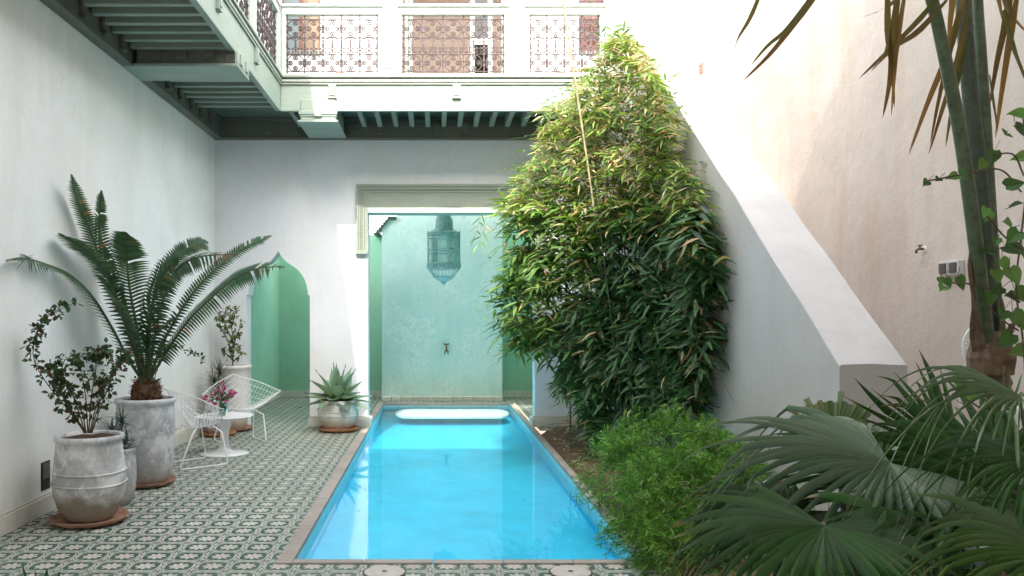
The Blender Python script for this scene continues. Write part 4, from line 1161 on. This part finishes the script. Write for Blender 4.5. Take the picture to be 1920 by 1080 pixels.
def spray(p, d, n, L, W, cols, tan, droop=.16):
    d = V(d).normalized(); side = d.cross(V((0,0,1)));
    if side.length < .1: side = V((1,0,0))
    side.normalize(); ln = L*1.6; P = []; up = side.cross(d)
    if up.z < 0: up = -up
    roll = rr.uniform(-.5,.5); s2 = side*math.cos(roll) + up*math.sin(roll); u2 = up*math.cos(roll) - side*math.sin(roll)
    for k in range(6):
        t = k/5; P.append(p + d*(ln*t) + V((0,0,-1))*(ln*.22*t*t))
    tw.tube(P, [.0022,.002,.0018,.0015,.0012,.001], 4, cap=False)
    for k in range(n):
        t = .12 + .88*k/max(1, n-1); i = min(4, int(t*5)); q = P[i].lerp(P[i+1], t*5-i)
        sg = 1 if k % 2 else -1
        if k == n-1: sg = 0
        ld = d*rr.uniform(.40,.70) + s2*sg*rr.uniform(.65,1.1) + V((0,0,rr.uniform(-.18,.12)))
        dry = rr.random() < tan
        mb = dm if dry else lm
        mb.col = jit(rr.choice(TAN if dry else cols), .25, rr)
        l = L*rr.uniform(.75,1.2)
        mb.blade(q, ld, u2 + rdir(rr)*.25, l*(.85 if dry else 1), W*rr.uniform(.85,1.15)*(.75 if dry else 1), droop*rr.uniform(.3,1.6), 3, .22 if not dry else .6,
                 lambda u: min(1, (u+.08)*3.2)*(1-u)**.62*1.2)
cnt = 0; tries = 0
while cnt < 2900 and tries < 90000:
    tries += 1
    px = rr.uniform(900, 1360); py = rr.uniform(50, 830)
    nzo = noise.noise(V((py*.016, 4 if px < 1140 else 9, 2)))
    if not inpoly(1140+(px-1140)*(1.08+.22*nzo+(.05 if px > 1140 else 0)), py+(38 if px < 1100 and py > 600 else 0), OUT): continue
    deep = rr.random()**1.3
    D = bamD(px, py) + deep*(1.1 if py < 500 else .8) - .12
    if px > 1100: D = min(D, F*(XS-.14)/(px-VX) - .25*deep)
    lay = noise.noise(V((px*.007, py*.022, 3)))
    if lay < -.12 and py > 430 and rr.random() < .7: continue
    p_ = at(px, py, D)
    if p_.x > XS-.1 and py > 170 + (D-10)*0: 
        if p_.z < zp(D)+.1: continue
    if p_.z < .15: continue
    # the crown opens outward: sprays lean toward the viewer and away from the stems
    ax = V((1.75, D+.35, p_.z)); d = (p_-ax); d = V((d.x*.8 + rr.uniform(-.75,.75), -.50 + rr.uniform(-.5,.25), rr.uniform(-.62,.22)))
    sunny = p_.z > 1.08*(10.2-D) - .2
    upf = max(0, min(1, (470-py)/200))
    cols = GREENS if (sunny or rr.random() < upf) else SHADEG  # lit and shaded greens picked by sun reach, painted into the leaves
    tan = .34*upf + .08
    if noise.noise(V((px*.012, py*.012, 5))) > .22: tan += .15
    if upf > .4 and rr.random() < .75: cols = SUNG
    L = .135 if upf > .5 else .185
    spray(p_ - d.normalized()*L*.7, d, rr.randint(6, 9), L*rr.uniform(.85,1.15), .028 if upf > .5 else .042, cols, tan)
    cnt += 1
# loose outlying sprigs against the mint panel and the parapet
for px, py, D, dx, dz in ((905,435,9.4,-.4,-.7),(898,415,9.4,-.3,-.8),(1328,300,6.9,.7,.2),(1320,318,6.9,.8,.0),(1340,470,6.4,.4,-.7),(1345,520,6.35,.3,-.9),(1330,590,6.4,.4,-.8),(1345,690,6.3,.4,-.7),(930,470,9.6,-.7,-.5),(920,550,9.7,-.7,-.6),(925,640,9.7,-.6,-.7),(1040,180,9.0,-.9,-.1),(1020,205,9.1,-1,-.2),(1110,130,8.3,-.8,.3),(1165,75,7.9,.1,1),(1190,80,7.8,.5,.7),(1262,200,7.4,.9,0),(1275,195,7.3,.9,.2),(1240,140,7.5,.9,.1),(1225,110,7.6,.8,.5),(1130,70,8.1,-.3,.9),(1150,60,8.0,.0,1),(1110,110,8.3,-.8,.2),(1090,150,8.5,-.9,.1),(1050,165,8.8,-1,.0),(1035,190,8.9,-1,.1),(1025,215,9.0,-1,-.2),(1000,250,9.2,-1,0),(985,280,9.3,-1,.05),(965,310,9.4,-1,-.1),(950,345,9.5,-1,-.2),(945,375,9.5,-1,0),(1300,300,7.0,.9,.2),(1320,350,6.7,.9,-.1),(1335,400,6.5,.8,-.3),(1340,440,6.4,.8,-.3),(940,600,9.7,-.9,-.3),(950,660,9.7,-.8,-.4),(935,520,9.7,-.9,-.3),(1280,240,7.3,.9,-.1),(1250,150,7.5,.7,.3)):
    spray(at(px, py, D) - V((dx, -.2, dz)).normalized()*.12, (dx, -.2, dz), 6, .15, .022, GREENS if py < 480 else SHADEG, .1)
lm.build('leaves', M['leaf'], bam); dm.build('dead_leaves', M['leafdry'], bam)
cu = MB()
for k in range(26):
    bx = rr.uniform(1.75, 2.15); by = rr.uniform(7.4, 9.6)
    tx = bx + rr.uniform(-.35,.15); ty = by + rr.uniform(-.3,.3); h = rr.uniform(2.2, 3.9) if by > 7.4 else rr.uniform(1.5, 2.2)
    P = spl([(bx,by,0),((bx*2+tx)/3,(by*2+ty)/3,h*.4),(tx,ty,h)], 16); cu.tube(P, [.013-.009*i/15 for i in range(16)], 6)
for k in range(9):
    p0 = at(rr.uniform(1060,1130), rr.uniform(800,850), 8.6); P = spl([p0+V((0,0,-.1)), p0+V((rr.uniform(-.05,.1),0,.7)), p0+V((rr.uniform(-.1,.25),rr.uniform(-.2,.3),1.6))], 10); cu.tube(P, .009, 6)
cu.build('culm', M['petioledark'], bam); tw.build('twigs', M['greenstem'], bam)
cn = MB(); a_ = at(1053,-14,7.85); b_ = at(1122,455,8.15); P = [V((b_.x+.40, 9.0, .05)), b_, a_]
P = spl(P, 25)
cn.tube(P, [.009 if k % 2 else .011 for k in range(25)], 7)
tag(cn.build('bamboo_cane', M['cane'], None, loc=tuple(P[0])), 'long yellow cane leaning up through the bamboo to the top of the picture', 'cane')

# ------------------------------------------------------------------ feathery green bush by the pool
bu = thing('feathery_bush', 'bright green feathery bush spilling over the right edge of the pool', 'bush', (1.7, 5.7, .05))
rr = random.Random(15); lm = MB(); lm.usecol = True; tw = MB()
lobes = [((1.58,5.35,.20),(.46,.50,.42)), ((1.68,6.05,.30),(.50,.55,.50)), ((1.48,6.5,.20),(.36,.4,.40)), ((1.90,5.6,.30),(.32,.6,.46)), ((1.36,5.12,.03),(.28,.32,.30)), ((1.52,4.82,.05),(.36,.24,.28))]
BG = [(.12,.31,.035),(.085,.24,.03),(.17,.38,.05),(.06,.16,.025),(.22,.40,.07)]
tot = 3600
for k in range(tot):
    c, rad = lobes[rr.choices(range(6), (5,6,3,4,2,2))[0]]
    d0 = rdir(rr)
    if d0.z < -.35: d0.z = -d0.z
    if d0.y > .55: d0.y = -d0.y
    q = rr.uniform(.55, 1.02)**.6
    q *= 1 + .16*noise.noise(V((d0.x*2.5+c[0]*3, d0.y*2.5, d0.z*2.5)))
    p_ = V((c[0]+d0.x*rad[0]*q, c[1]+d0.y*rad[1]*q, c[2]+d0.z*rad[2]*q))
    if p_.z < -.04 or p_.x > XS-.05: continue
    if noise.noise(p_*4.2) < -.12 and rr.random() < .8: continue
    if p_.x < PX1 and p_.z < .03: continue
    d = (d0*1.0 + rdir(rr)*.7 + V((0,-.15,.05))).normalized()
    ln = rr.uniform(.08,.17); shade = jit(rr.choice(BG), .2, rr); dk = .55 + .45*min(1, max(0, q))
    P = [p_ - d*ln*.5 + V((0,0,-.25))*ln*t*t + d*ln*t for t in (0,.33,.66,1)]
    tw.tube(P, .0012, 3, cap=False)
    for j in range(9):
        t = j/8; i = min(2, int(t*3)); b_ = P[i].lerp(P[i+1], t*3-i)
        lm.col = jit(shade, .22, rr)
        if rr.random() < .012: lm.col = (.35,.27,.12)
        lm.blade(b_, (d*.6 + rdir(rr)*.8 + V((0,0,.1))).normalized(), rdir(rr), rr.uniform(.04,.075), .0075, .25, 2)
lm.build('leaves', M['leaf'], bu); tw.build('twigs', M['greenstem'], bu)

# ------------------------------------------------------------------ ground cover, white flowers, orange stake
rr = random.Random(16); lm = MB(); lm.usecol = True
for k in range(3600):
    x = rr.uniform(1.45, 3.4); y = rr.uniform(2.2, 6.3)
    if x > XS-.04 and x < XS2+.06 and y > 4.55: continue
    if y > 5.2 and x > XS: continue
    h = .12 + .22*max(0, noise.noise(V((x*1.6, y*1.6, 2)))+.35) + (.12 if y > 4.3 else 0)
    z = rr.uniform(.08, h+.06); lm.col = jit(rr.choice([(.05,.12,.03),(.08,.17,.04),(.035,.085,.025),(.11,.19,.05)]), .25, rr)
    lm.oval((x, y, z), (rdir(rr)+V((0,0,.2))).normalized(), (rdir(rr)+V((0,0,1))), rr.uniform(.03,.06), rr.uniform(.018,.032), .2)
o = lm.build('ground_cover', M['leaf'], None); o['kind'] = 'stuff'; tag(o, 'low leafy green ground cover on the planting bed under the palms', 'ground cover')
FPOS = [(1413,940),(1555,928),(1560,933),(1500,955)]
for i, (px, py) in enumerate(FPOS[:2]):
    p_ = at(px, py, 4.6); rrf = random.Random(40+i)
    t = thing('white_flower', ['small white five petalled flower low beside the feathery bush', 'small white flower in the ground cover under the fan palm'][i], 'flower', (p_.x, 4.6, .1), 'white flowers in the ground cover')
    for k in range(5):
        pm = MB(); pm.usecol = True; a = 2*PI*k/5+.3; pm.col = (.8,.8,.78)
        pm.oval(p_, V((math.cos(a), -.35, math.sin(a))), V((0,-1,.2)), .024, .018, .1)
        pm.build('petal', M['petal'], t)
    MB().tube([p_+V((0,.002,0)), p_+V((.01,.03,-.1)), V((p_.x+.01, 4.65, .05))], .0018, 4).build('stalk', M['greenstem'], t)
p0, p1 = at(1455,945,4.7), at(1466,893,4.7)
ostk = thing('garden_marker', 'short orange plastic stake leaning in the bed between bush and palm', 'stake', (p0.x, 4.7, p0.z))
MB().tube([p0+(p0-p1)*2.2, p0, p0.lerp(p1,.68)], .012, 8).build('stake', M['orange'], ostk, smooth=True)
MB().tube([p0.lerp(p1,.682), p1], [.011,.010], 8).build('cap', M['brick'], ostk, smooth=True)

# ------------------------------------------------------------------ fan palms
def fan(root, hub, axis, nrm, Rad, base, n=34, span=2.25, fuse=.5, droop=.35, cols=((.03,.085,.035),(.04,.10,.045)), seed=0, cut=None, wmul=1.0, yellow=0.0, edge=None):
    rr = random.Random(seed); hub = V(hub); ax = V(axis).normalized(); nn = V(nrm); nn = (nn - ax*nn.dot(ax)).normalized(); sd = ax.cross(nn)
    mb = MB(); mb.usecol = True
    da = 2*span/n
    for k in range(n):
        th = -span + da*(k+.5); jth = rr.gauss(0, .05); jn = rr.gauss(0, .10)
        L = Rad*(.80 + .28*math.cos(th*.62))*rr.uniform(.86, 1.08)
        c0 = jit(rr.choice(cols), .22, rr); steps = 14
        prev = None; dr = droop*rr.uniform(.6, 1.5); tw_ = rr.uniform(-.9,.9); kink = rr.uniform(.55,.95); kd = rr.choice((0,0,.5,1.0))*rr.uniform(.5,1.2)
        f_ = fuse*rr.uniform(.85, 1.12)
        stop = steps if cut is None else max(4, int(steps*cut*rr.uniform(.9,1.1)))
        p_ = None
        for j in range(stop+1):
            t = j/steps; r = L*t
            u = max(0, t-f_*.6)
            tt = th + jth*max(0, t-f_)*2
            d = ax*math.cos(tt) + sd*math.sin(tt); s = nn.cross(d).normalized()
            p_ = hub + d*r*(1-.2*u*dr) + nn*(.06*Rad*math.sin(min(1, t*1.2)*PI*.6) + jn*L*max(0, t-f_)) + V((0,0,-1))*(L*dr*1.25*u**1.9 + (L*kd*(t-kink)*.9 if t > kink else 0))
            if t < f_: w_ = r*math.tan(da/2)*1.02; w_ = max(w_, .0015)
            else: w_ = max(.0010, L*f_*math.tan(da/2)*(1-(t-f_)/(1-f_))**.85*.86*wmul)
            fold = .68 if t < f_ else .85
            a_ = tw_*max(0, t-f_)
            s2 = (s*math.cos(a_) + nn*math.sin(a_)); n2 = nn*math.cos(a_) - s*math.sin(a_)
            c = c0
            if t > .90 and rr.random() < .65: c = rr.choice(((.34,.24,.10),(.22,.13,.05),(.25,.25,.07)))
            if yellow: c = mix3(c, (.20,.22,.035), yellow*rr.uniform(.5,1)*(.3+.7*t))
            mb.col = mix3(c, (.02,.04,.015), .3); A = mb.add(p_ - s2*w_ - n2*fold*w_)
            mb.col = mix3(c, (.30,.36,.19), .40 if edge else .12); B = mb.add(p_ + n2*fold*w_)  # pale midrib, with the glint along the pleat put into its colour
            mb.col = mix3(c, (.02,.04,.015), .2); C = mb.add(p_ + s2*w_ - n2*fold*w_)
            if prev:
                mb.face(prev[0], prev[1], B, A); mb.face(prev[1], prev[2], C, B)
            prev = (A, B, C)
    o = mb.build('leaf', M['leafgloss'], root)
    base = V(base); md = base.lerp(hub, .55) + V((0,0,.12))
    st_ = MB(); st_.tube(spl([base, md, hub], 16), [.016 - .006*k/15 for k in range(16)], 7)
    st_.build('petiole', M['petioledark'], o, smooth=True)
    return o
FG = ((.028,.10,.018),(.037,.12,.024),(.020,.08,.014)); FB = ((.040,.11,.038),(.05,.13,.05),(.03,.09,.03)); FY = ((.07,.16,.03),(.09,.18,.035))
fpA = thing('fan_palm', 'glossy fan palm with drooping leaves beside the near right end of the pool', 'palm', (1.62, 3.05, .08), 'fan palms at lower right')
bA = V((1.62, 3.05, .08))
fan(fpA, at(1668,868,2.95), (-1,-.30,-.04), (.10,-.30,.95), .80, bA, 44, 2.0, .44, .46, ((.065,.125,.085),(.08,.145,.10),(.045,.105,.06)), 51, edge=1)  # paler greens: glossy highlights put into this leaf's colour
fan(fpA, at(1545,985,2.55), (-.45,-.75,-.25), (-.25,-.55,.8), .48, bA, 42, 2.2, .60, .34, FG, 52)
fan(fpA, at(1566,838,3.5), (-.25,.15,1), (0,-1,.1), .52, bA+V((.05,.2,0)), 22, 1.2, .5, .1, ((.30,.36,.22),(.22,.30,.15)), 53, cut=.40)
fan(fpA, at(1700,960,3.2), (.5,-.4,-.1), (.1,-.3,.9), .55, bA, 30, 2.0, .5, .5, FG, 54)
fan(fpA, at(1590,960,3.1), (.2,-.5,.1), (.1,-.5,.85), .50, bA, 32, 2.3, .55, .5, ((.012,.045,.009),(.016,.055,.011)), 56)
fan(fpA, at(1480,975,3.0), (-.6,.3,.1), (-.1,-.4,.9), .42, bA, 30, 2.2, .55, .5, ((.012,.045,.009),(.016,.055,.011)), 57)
fan(fpA, at(1640,900,3.4), (.1,.5,.5), (0,-.8,.6), .5, bA, 30, 2.0, .5, .3, FG, 55)
fpB = thing('fan_palm', 'larger fan palm at the right edge whose leaf tips hang down in front', 'palm', (2.25, 2.9, .08), 'fan palms at lower right')
bB = V((2.25, 2.9, .08))
fan(fpB, at(1800,864,3.4), (-.9,.1,.34), (-.15,-.9,.45), .47, bB+V((0,.3,0)), 22, 1.25, .62, .06, FG, 61)
fan(fpB, at(1915,742,2.65), (-.9,-.35,-.02), (.05,-.45,.9), .66, bB, 26, 1.25, .28, 1.25, FB, 62, edge=1, yellow=.2, wmul=.75)
fan(fpB, at(1950,868,2.40), (-.95,-.2,-.12), (.0,-.5,.85), .54, bB, 26, 1.3, .34, 1.0, FG, 63, wmul=.8)
fan(fpB, at(1995,1045,2.15), (-.95,-.1,.0), (.05,-.5,.85), .44, bB, 34, 1.7, .50, .55, FG, 64, yellow=.3)
fan(fpB, at(1880,905,2.9), (-.5,.3,.1), (-.1,-.75,.6), .55, bB, 32, 2.2, .55, .35, FG, 65)
fan(fpB, at(1885,800,3.1), (-.3,.1,1), (0,-1,.2), .26, bB+V((.05,.2,0)), 9, .95, .3, .05, FY, 66, wmul=.8)
fan(fpB, at(1760,1010,2.6), (-.2,-.4,.1), (0,-.5,.8), .45, bB+V((-.2,-.1,0)), 30, 2.4, .55, .5, FG, 67)

# ------------------------------------------------------------------ tall feather palm on the right
TD = 4.0
tpm = thing('feather_palm', 'tall feather palm with long green stems and brown leaflet tips at the right', 'palm', (at(1865,700,TD).x, TD, .05))
tb0 = at(1868,720,TD); tb0.z = .05
tr_ = MB(); P = spl([tb0, at(1872,800,TD), at(1866,715,TD), at(1856,640,TD)], 18)
tr_.tube(P, [.072 - .010*k/17 + .006*math.sin(k*2.4) for k in range(18)], 14); tr_.build('trunk', M['palmtrunk'], tpm, smooth=True)
def stem(pts, r0, r1, m, D2_=None, nm='leaf_stem'):
    n_ = len(pts); P = spl([at(px, py, TD + (D2_ or 0)*k/(n_-1)) for k, (px, py) in enumerate(pts)], 26)
    mb = MB(); mb.tube(P, [r0 + (r1-r0)*k/25 for k in range(26)], 10); return mb.build(nm, m, tpm, smooth=True), P
s1, P1 = stem([(1852,680),(1846,600),(1826,430),(1800,250),(1772,110),(1742,-20),(1690,-190)], .036, .024, M['petiole'], -.35)
s2, P2 = stem([(1864,680),(1856,580),(1842,400),(1824,220),(1812,90),(1805,-30),(1800,-220)], .042, .035, M['petioledark'], .05)
s3, P3 = stem([(1872,680),(1866,580),(1856,400),(1846,220),(1838,90),(1832,-30),(1840,-220)], .033, .024, M['petiole'], .15)
sh = MB()
for px0, py0, px1, py1, w_, dd in ((1838,660,1818,468,.075,-.10),(1845,655,1824,545,.06,-.12),(1885,665,1880,560,.09,-.06),(1870,680,1905,600,.09,-.05)):
    a_ = at(px0,py0,TD+dd); c_ = at(px1,py1,TD+dd)
    sh.blade(a_, c_-a_, V((.2,-1,.1)), (c_-a_).length, w_, 0, 7, -.4, lambda t: (.8+.3*math.sin(t*9))*(1-t)**.5)
sh.lathe([(.095,-.03),(.105,.05),(.085,.13),(.07,.18)], at(1858,690,TD), 14)
sh.build('old_sheath', M['palmtrunk'], tpm)
BR = [(.20,.095,.055),(.24,.12,.06),(.16,.08,.045),(.13,.09,.04)]
def leaflets(lst, par, seed):
    rr = random.Random(seed); mb = MB(); mb.usecol = True
    for (pts, w_, D) in lst:
        P = spl([at(px, py, D + .15*k) for k, (px, py) in enumerate(pts)], 14); prev = None; col = jit(rr.choice(BR), .2, rr); sdv = V((1, rr.uniform(-.5,.5), .1)).normalized()
        for k, p_ in enumerate(P):
            t = k/13; t_ = (P[min(13,k+1)]-P[max(0,k-1)]).normalized(); s = t_.cross(V((rr.uniform(-.04,.04),-1,0))).normalized(); s = (s*.8 + V((0,.4,0))).normalized()
            w2 = w_*.36*min(1, .35+t*2.2)*(1-t)**.5
            mb.col = mix3(col, (.06,.09,.035), .55*(1-t)); A = mb.add(p_-s*w2+V((0,-.25*w2,0))); B = mb.add(p_); C = mb.add(p_+s*w2+V((0,-.25*w2,0)))
            if prev: mb.face(prev[0],prev[1],B,A); mb.face(prev[1],prev[2],C,B)
            prev = (A,B,C)
    mb.build('leaflet', M['leaf'], par)
q = 3.6
leaflets([([(1560,-50),(1500,30),(1445,100),(1393,152)], .05, q),([(1545,-40),(1480,50),(1440,85),(1408,122)], .04, q),([(1440,-50),(1408,30),(1385,70),(1375,98)], .035, q),
  ([(1720,-40),(1680,0),(1645,22),(1612,34)], .05, q),([(1690,-60),(1674,60),(1668,150),(1655,222)], .055, q),([(1702,-50),(1682,80),(1676,150),(1671,218)], .04, q),([(1664,-60),(1664,60),(1672,130),(1677,204)], .05, q),
  ([(1770,-20),(1720,40),(1665,95),(1610,148)], .045, q),([(1775,0),(1720,60),(1675,90),(1632,134)], .05, q),([(1668,40),(1662,90),(1645,120),(1635,132)], .03, q)], s1, 71)
leaflets([([(1815,-40),(1780,90),(1740,190),(1703,292)], .055, q+.1),([(1800,20),(1775,120),(1757,200),(1744,272)], .04, q+.1),([(1818,0),(1795,110),(1765,210),(1741,290)], .045, q+.1),([(1815,60),(1797,140),(1783,210),(1773,276)], .045, q+.1),([(1790,-60),(1785,0),(1780,60),(1782,110)], .06, q)], s2, 72)
leaflets([([(1900,-60),(1885,40),(1868,120),(1855,202)], .06, q+.1),([(1910,-30),(1893,70),(1878,170),(1866,262)], .055, q+.1),([(1870,-50),(1885,10),(1905,40),(1935,70)], .035, q),([(1880,20),(1900,90),(1915,130),(1940,190)], .04, q),([(1862,-50),(1872,0),(1880,40)], .05, q),([(1855,140),(1862,190),(1868,230),(1866,262)], .025, q+.2)], s3, 73)

# ------------------------------------------------------------------ climber with heart leaves, at the right edge
VD = 3.75
vine = thing('climbing_vine', 'leafy vine with heart shaped green leaves climbing at the right edge', 'vine', (at(1905,700,VD).x, VD, .1))
rr = random.Random(81); sm = MB(); lm = MB(); lm.usecol = True
VL = [(1862,296,15),(1850,406,14),(1784,332,11),(1890,420,20),(1735,344,10),(1758,337,9),(1808,330,12),(1906,214,17),(1888,250,15),(1912,296,16),(1778,532,10),(1766,541,12),(1802,533,14),(1856,562,15),(1870,520,14),(1902,520,18),(1908,470,20),(1905,384,15),(1895,556,16),(1846,400,12),(1898,446,18),(1880,592,15),(1912,604,20),(1765,528,8),(1850,470,13),(1868,455,10),(1905,345,17),(1918,250,18),(1885,640,18),(1908,660,18),(1820,745,16),(1800,720,14),(1835,728,15),(1930,420,20),(1925,560,22),(1930,490,20),(1885,500,15),(1840,310,12),(1868,545,13)]
for br in ([(1925,760),(1918,640),(1905,540),(1915,440),(1925,330),(1918,210)], [(1912,560),(1870,545),(1815,532),(1770,530)], [(1915,360),(1875,318),(1810,326),(1735,340)], [(1915,470),(1880,440),(1848,402)], [(1910,620),(1880,600),(1855,575)], [(1920,330),(1900,290),(1862,290)], [(1918,760),(1860,735),(1800,722)]):
    sm.tube(spl([at(px,py,VD) for px,py in br], 24), .004, 5)
for px, py, r_ in VL:
    D = VD + rr.uniform(-.15,.15); p_ = at(px,py,D); s_ = r_*2.2/F*D
    d = V((rr.uniform(-.8,.5), rr.uniform(-.5,.1), rr.uniform(-.9,.1))).normalized()
    lm.col = jit(rr.choice([(.06,.15,.03),(.09,.20,.04),(.045,.11,.03),(.12,.23,.05)]), .2, rr)
    lm.oval(p_ - d*s_*.5, d, V((rr.uniform(-.4,.4),-.9,.5)), s_, s_*.82, .18, 1)
    sm.tube([p_ - d*s_*.5, p_ - d*s_*.9 + V((.02,0,.02))], .0015, 4)
sm.build('stem', M['stem'], vine); lm.build('leaves', M['leaf'], vine)

# white ring with spokes behind the palm trunk
rc_ = at(1852,655,4.45); mr = MB()
for r_ in (.135, .128, .088):
    mr.tube([rc_ + V((r_*math.cos(2*PI*k/40), .02*math.sin(2*PI*k/40), r_*1.05*math.sin(2*PI*k/40))) for k in range(40)], .006, 6, closed=True)
for k in range(30):
    a = 2*PI*k/30; c_, s_ = math.cos(a), math.sin(a)
    mr.tube([rc_+V((.09*c_,.013*s_,.0945*s_)), rc_+V((.126*c_,.018*s_,.132*s_))], .0075, 5)
mr.tube([rc_+V((-.12,0,-.08)), rc_+V((-.16,0,-.16)), V((rc_.x-.05, 4.45, .05))], .006, 6); mr.tube([rc_+V((.0,0,-.135)), V((rc_.x, 4.45, .05))], .006, 6)
tag(mr.build('wire_ring', M['wire'], None, loc=(rc_.x, rc_.y, .05)), 'white metal ring with short spokes standing behind the feather palm trunk', 'garden ornament')

# plant at the lower left corner
lp = thing('potted_succulent', 'leaf tips of a low plant peeping in at the lower left corner', 'potted plant', (at(85,1080,3.0).x, 3.0, 0))
lx0 = at(85,1080,3.0).x
pot(lp, [(0,0),(.10,0),(.13,.1),(.15,.25),(.16,.33),(.165,.35),(.15,.355),(.145,.30)], lx0, 3.0, M['terra'], (), .002, (.145,.31))
mb = MB(); mb.usecol = True; rr = random.Random(91)
for (px, py, w_) in ((40,1053,.022),(66,1068,.03),(88,1064,.05),(112,1070,.06),(25,1075,.02),(130,1082,.04),(75,1085,.05),(100,1090,.05)):
    q_ = at(px,py,3.0+rr.uniform(-.1,.1)); b_ = V((lx0+(q_.x-lx0)*.2, 3.0, .33)); mb.col = jit((.05,.11,.05), .25, rr)
    mb.blade(b_, q_-b_, V((.2,-1,.3)), (q_-b_).length, w_, 0, 6, .3, lambda t: min(1, .5+t)*(1-t)**.45)
mb.build('leaves', M['leaf'], lp)

# a few fallen leaves on the water and the bed
rr = random.Random(95)
LP_ = [(672,958),(790,806),(1035,853),(1045,865),(850,905),(980,938),(1145,1022),(712,940)]
for i, (px, py) in enumerate(LP_):
    D = F*(EYE+.06)/(py-VY); x = (px-VX)/F*D; mb = MB(); mb.usecol = True; mb.col = jit((.10,.07,.03), .4, rr)
    mb.oval((x, D, -.0585), V((rr.uniform(-1,1), rr.uniform(-1,1), 0)), V((0,0,1)), .03, .014, .03)
    tag(mb.build('fallen_leaf', M['leafdry'], None, loc=(x, D, -.0585)), 'tiny dry fallen leaf floating on the pool water', 'leaf', 'fallen leaves on the pool')

# dry leaf litter on the bare soil below the bamboo
rr = random.Random(99); mb = MB(); mb.usecol = True
for k in range(420):
    x = rr.uniform(1.36, 2.2); y = rr.uniform(6.0, 10.5); mb.col = jit(rr.choice(TAN+[(.16,.10,.05),(.22,.15,.08)]), .3, rr)
    z = .03 + .10*min(1, (x-1.33)/.42) + .03
    mb.blade((x, y, z), V((rr.uniform(-1,1), rr.uniform(-1,1), rr.uniform(-.1,.25))), V((rr.uniform(-.4,.4),-.2,1)), rr.uniform(.07,.15), .018, .1, 3, .4)
o = mb.build('leaf_litter', M['leafdry'], None); o['kind'] = 'stuff'; tag(o, 'dry fallen bamboo leaves littering the soil beside the pool', 'leaf litter')
